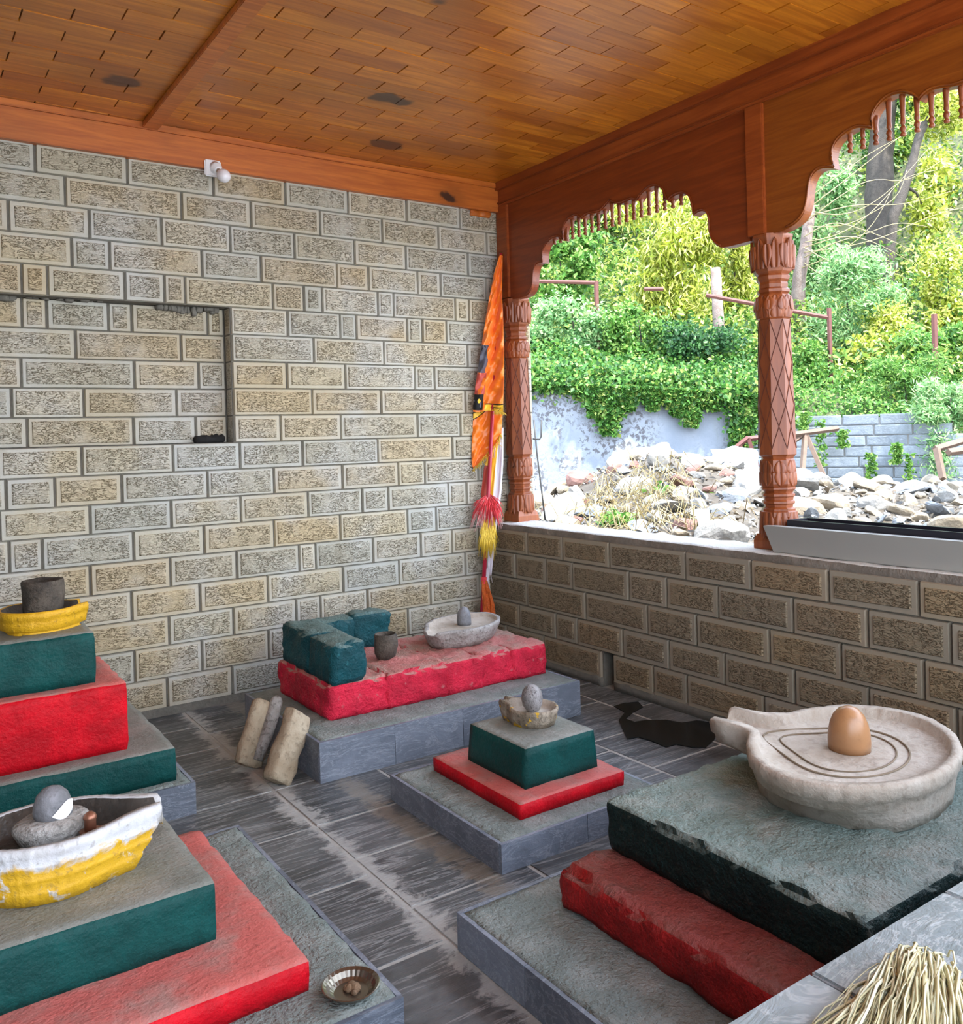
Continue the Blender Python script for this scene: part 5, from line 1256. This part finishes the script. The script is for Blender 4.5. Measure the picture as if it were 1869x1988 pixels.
# gravel and litter between the stones, dry grass
gm = MB()
for i in range(3800):
    d = random.uniform(5.7, 9.6); s_ = S(random.uniform(1020, 1880), d); p = U(s_, d); p.z = yard_z(s_, d) + .01
    if p.x < .35: continue
    r_ = random.uniform(.012, .045); q = [p + Vector((random.uniform(-1, 1), random.uniform(-1, 1), random.uniform(-.5, .8))) * r_ for _ in range(4)]
    gm.add(q, [(0, 1, 2), (0, 2, 3), (0, 3, 1), (1, 3, 2)])
def litter_mat():
    m, nt, b = newmat('stone_chips'); g = G(nt); g.put(b.inputs['Base Color'], g.ramp(g.rnd(), [(0, (.28, .265, .24)), (.3, (.14, .15, .165)), (.55, (.10, .07, .04)), (.8, (.20, .16, .11)), (1, (.36, .36, .345))])); return m
o = gm.build('rubble_chips', [litter_mat()]); tag(o, 'stone chips and litter strewn between the rubble stones', 'rubble', kind='stuff')
gr = MB()
for i in range(320):
    px = random.gauss(1235, 75); d = random.uniform(6.2, 8.0); s_ = S(px, d); p = U(s_, d); p.z = yard_z(s_, d)
    a = random.uniform(0, 6.28); L = random.uniform(.12, .38); dr = Vector((math.cos(a), math.sin(a), 0)); h = L * random.uniform(.2, .8)
    gr.tube([p, p + dr * L * .4 + Vector((0, 0, h)), p + dr * L + Vector((0, 0, h * .4))], [.004, .0035, .0015], 3, 0, False, False)
def grass_mat():
    m, nt, b = newmat('withered_grass'); g = G(nt); g.put(b.inputs['Base Color'], g.ramp(g.rnd(), [(0, (.17, .12, .05)), (.5, (.26, .20, .08)), (1, (.34, .30, .16))])); return m
o = gr.build('dry_grass', [grass_mat()]); tag(o, 'dry straw-coloured grass on the front of the rubble heap', 'grass', kind='stuff')
for (px, py, d, w, lab) in ((1285, 960, 7.6, 110, 'small green weed growing in the middle of the rubble heap'), (1195, 1010, 6.6, 70, 'small green weed growing low on the left of the rubble heap'), (1330, 905, 8.6, 60, 'small green weed on the crest of the rubble heap'), (1375, 965, 7.4, 50, 'small green weed on the right side of the rubble heap')):
    c = at(px, py, d); w_ = w / F * d / 2; root = empty('weed', c - Vector((0, 0, w_ * .5)), lab, 'weed')
    leaves('foliage', blob(c, w_, w_, w_ * .5, 260, .2), .07, L_GREEN, root, .4, origin=root.location)
    mb = MB(); mb.tube([Vector((0, 0, -.12)), Vector((0, 0, w_ * .5))], .008, 5); mb.build('stem', [M_BARK], root)
# broken frames
def frame(name, bars, label, cat, mat, r=.03):
    o_ = at(*bars[0][0]); r_ = empty(name, o_, label, cat)
    for nm, a, b in [(('bar',) + tuple(x))[-3:] if len(x) == 2 else (x[2], x[0], x[1]) for x in bars]:
        mb = MB(); A, B_ = at(*a) - o_, at(*b) - o_
        mb.tube([A, B_], r, 4, 0, False); mb.build(nm, [mat], r_)
frame('broken_frame', [((1412, 882, 9.6), (1452, 850, 9.6), 'rail'), ((1452, 850, 9.6), (1470, 905, 9.6), 'leg'), ((1422, 874, 9.6), (1432, 905, 9.6), 'slat'), ((1436, 864, 9.6), (1452, 905, 9.6), 'slat'), ((1450, 852, 9.6), (1490, 848, 9.7), 'rail')], 'reddish broken slatted frame on the heap, left of the pillar between the arches', 'frame', M_RUST, .028)
frame('wooden_trestle', [((1528, 845, 9.3), (1626, 832, 9.5), 'rail'), ((1563, 840, 9.4), (1556, 930, 9.0), 'leg'), ((1564, 842, 9.4), (1604, 935, 9.0), 'leg'), ((1528, 865, 9.3), (1560, 843, 9.4), 'brace')], 'weathered wooden trestle leaning in front of the block wall', 'trestle', M_RUSTW, .03)
frame('wooden_table', [((1815, 872, 8.3), (1869, 856, 8.5), 'rail'), ((1818, 872, 8.3), (1830, 930, 8.1), 'leg'), ((1840, 878, 8.2), (1890, 872, 8.4), 'shelf'), ((1869, 856, 8.5), (1920, 850, 8.6), 'rail')], 'weathered wooden table corner at the right edge of the yard', 'table', M_RUSTW, .035)
# wire hook
o_ = at(1058, 1005, 6.9); r_ = empty('wire_hook', o_, 'thin black wire with a square loop standing beside the corner pillar', 'wire')
mb = MB(); mb.tube([at(x, y, 6.9) - o_ for x, y in ((1058, 1010), (1052, 960), (1042, 880), (1036, 815))], .007, 5); mb.build('rod', [M_WIRE], r_)
mb = MB(); mb.tube([at(x, y, 6.9) - o_ for x, y in ((1027, 822), (1026, 845), (1029, 851), (1047, 853), (1050, 848), (1051, 815))], .007, 5); mb.build('loop', [M_WIRE], r_)
# plastic sheets
def sheet(px, py, d, w, h, label, seed):
    c = at(px, py, d); mb = MB(); n = 14; vs = []
    for j in range(n + 1):
        for i in range(n + 1):
            u, v = i / n - .5, j / n - .5; p = RT * (u * w) + Vector((0, 0, v * h)) + FW * (v * h * .8)
            k = Vector((u * 3 + seed, v * 3, seed)); p += Vector((noise.noise(k), noise.noise(k + Vector((4, 0, 0))), noise.noise(k + Vector((0, 7, 0))))) * .10 * w; vs.append(p)
    mb.add(vs, [(j * (n + 1) + i, j * (n + 1) + i + 1, (j + 1) * (n + 1) + i + 1, (j + 1) * (n + 1) + i) for j in range(n) for i in range(n)], 0, True)
    o = mb.build('plastic_sheet', [M_TARP]); o.location = c; md = o.modifiers.new('thickness', 'SOLIDIFY'); md.thickness = .004; tag(o, label, 'plastic sheet')
sheet(1432, 905, 8.3, .42, .34, 'crumpled pale plastic sheet draped high on the heap beside the pillar', 3.0)
sheet(1368, 1018, 6.2, .10, .20, 'small pale blue plastic scrap low in the heap near the sill', 9.0)
# ------------------------------------------------------------------ light
w = bpy.data.worlds.new('sky'); sc.world = w; w.use_nodes = True; nt = w.node_tree; nt.nodes.clear()
out = nt.nodes.new('ShaderNodeOutputWorld'); bg = nt.nodes.new('ShaderNodeBackground'); g = G(nt)
tc = nt.nodes.new('ShaderNodeTexCoord'); z = g.sep(tc.outputs['Generated'])[2]
g.put(bg.inputs['Color'], g.ramp(z, [(0, (.85, .90, 1.0)), (.25, (.82, .90, 1.0)), (1, (.50, .68, 1.0))])); bg.inputs['Strength'].default_value = 1.5
nt.links.new(bg.outputs[0], out.inputs[0])
sun = bpy.data.lights.new('sun', 'SUN'); so = bpy.data.objects.new('sun', sun); COL.objects.link(so); sun.energy = 3.3; sun.angle = math.radians(3); sun.color = (1, .94, .82)
sd = Vector((.10, -math.cos(math.radians(64)), math.sin(math.radians(64)))).normalized(); so.rotation_euler = sd.to_track_quat('Z', 'Y').to_euler(); so.location = (2, -12, 12)
sc.view_settings.view_transform = 'Standard'; sc.view_settings.look = 'None'; sc.view_settings.gamma = 1; sc.view_settings.use_curve_mapping = False
sc.view_settings.exposure = 2.2
sc.cycles.max_bounces = 8; sc.cycles.diffuse_bounces = 5; sc.cycles.transparent_max_bounces = 4
sc.cycles.sample_clamp_indirect = 6
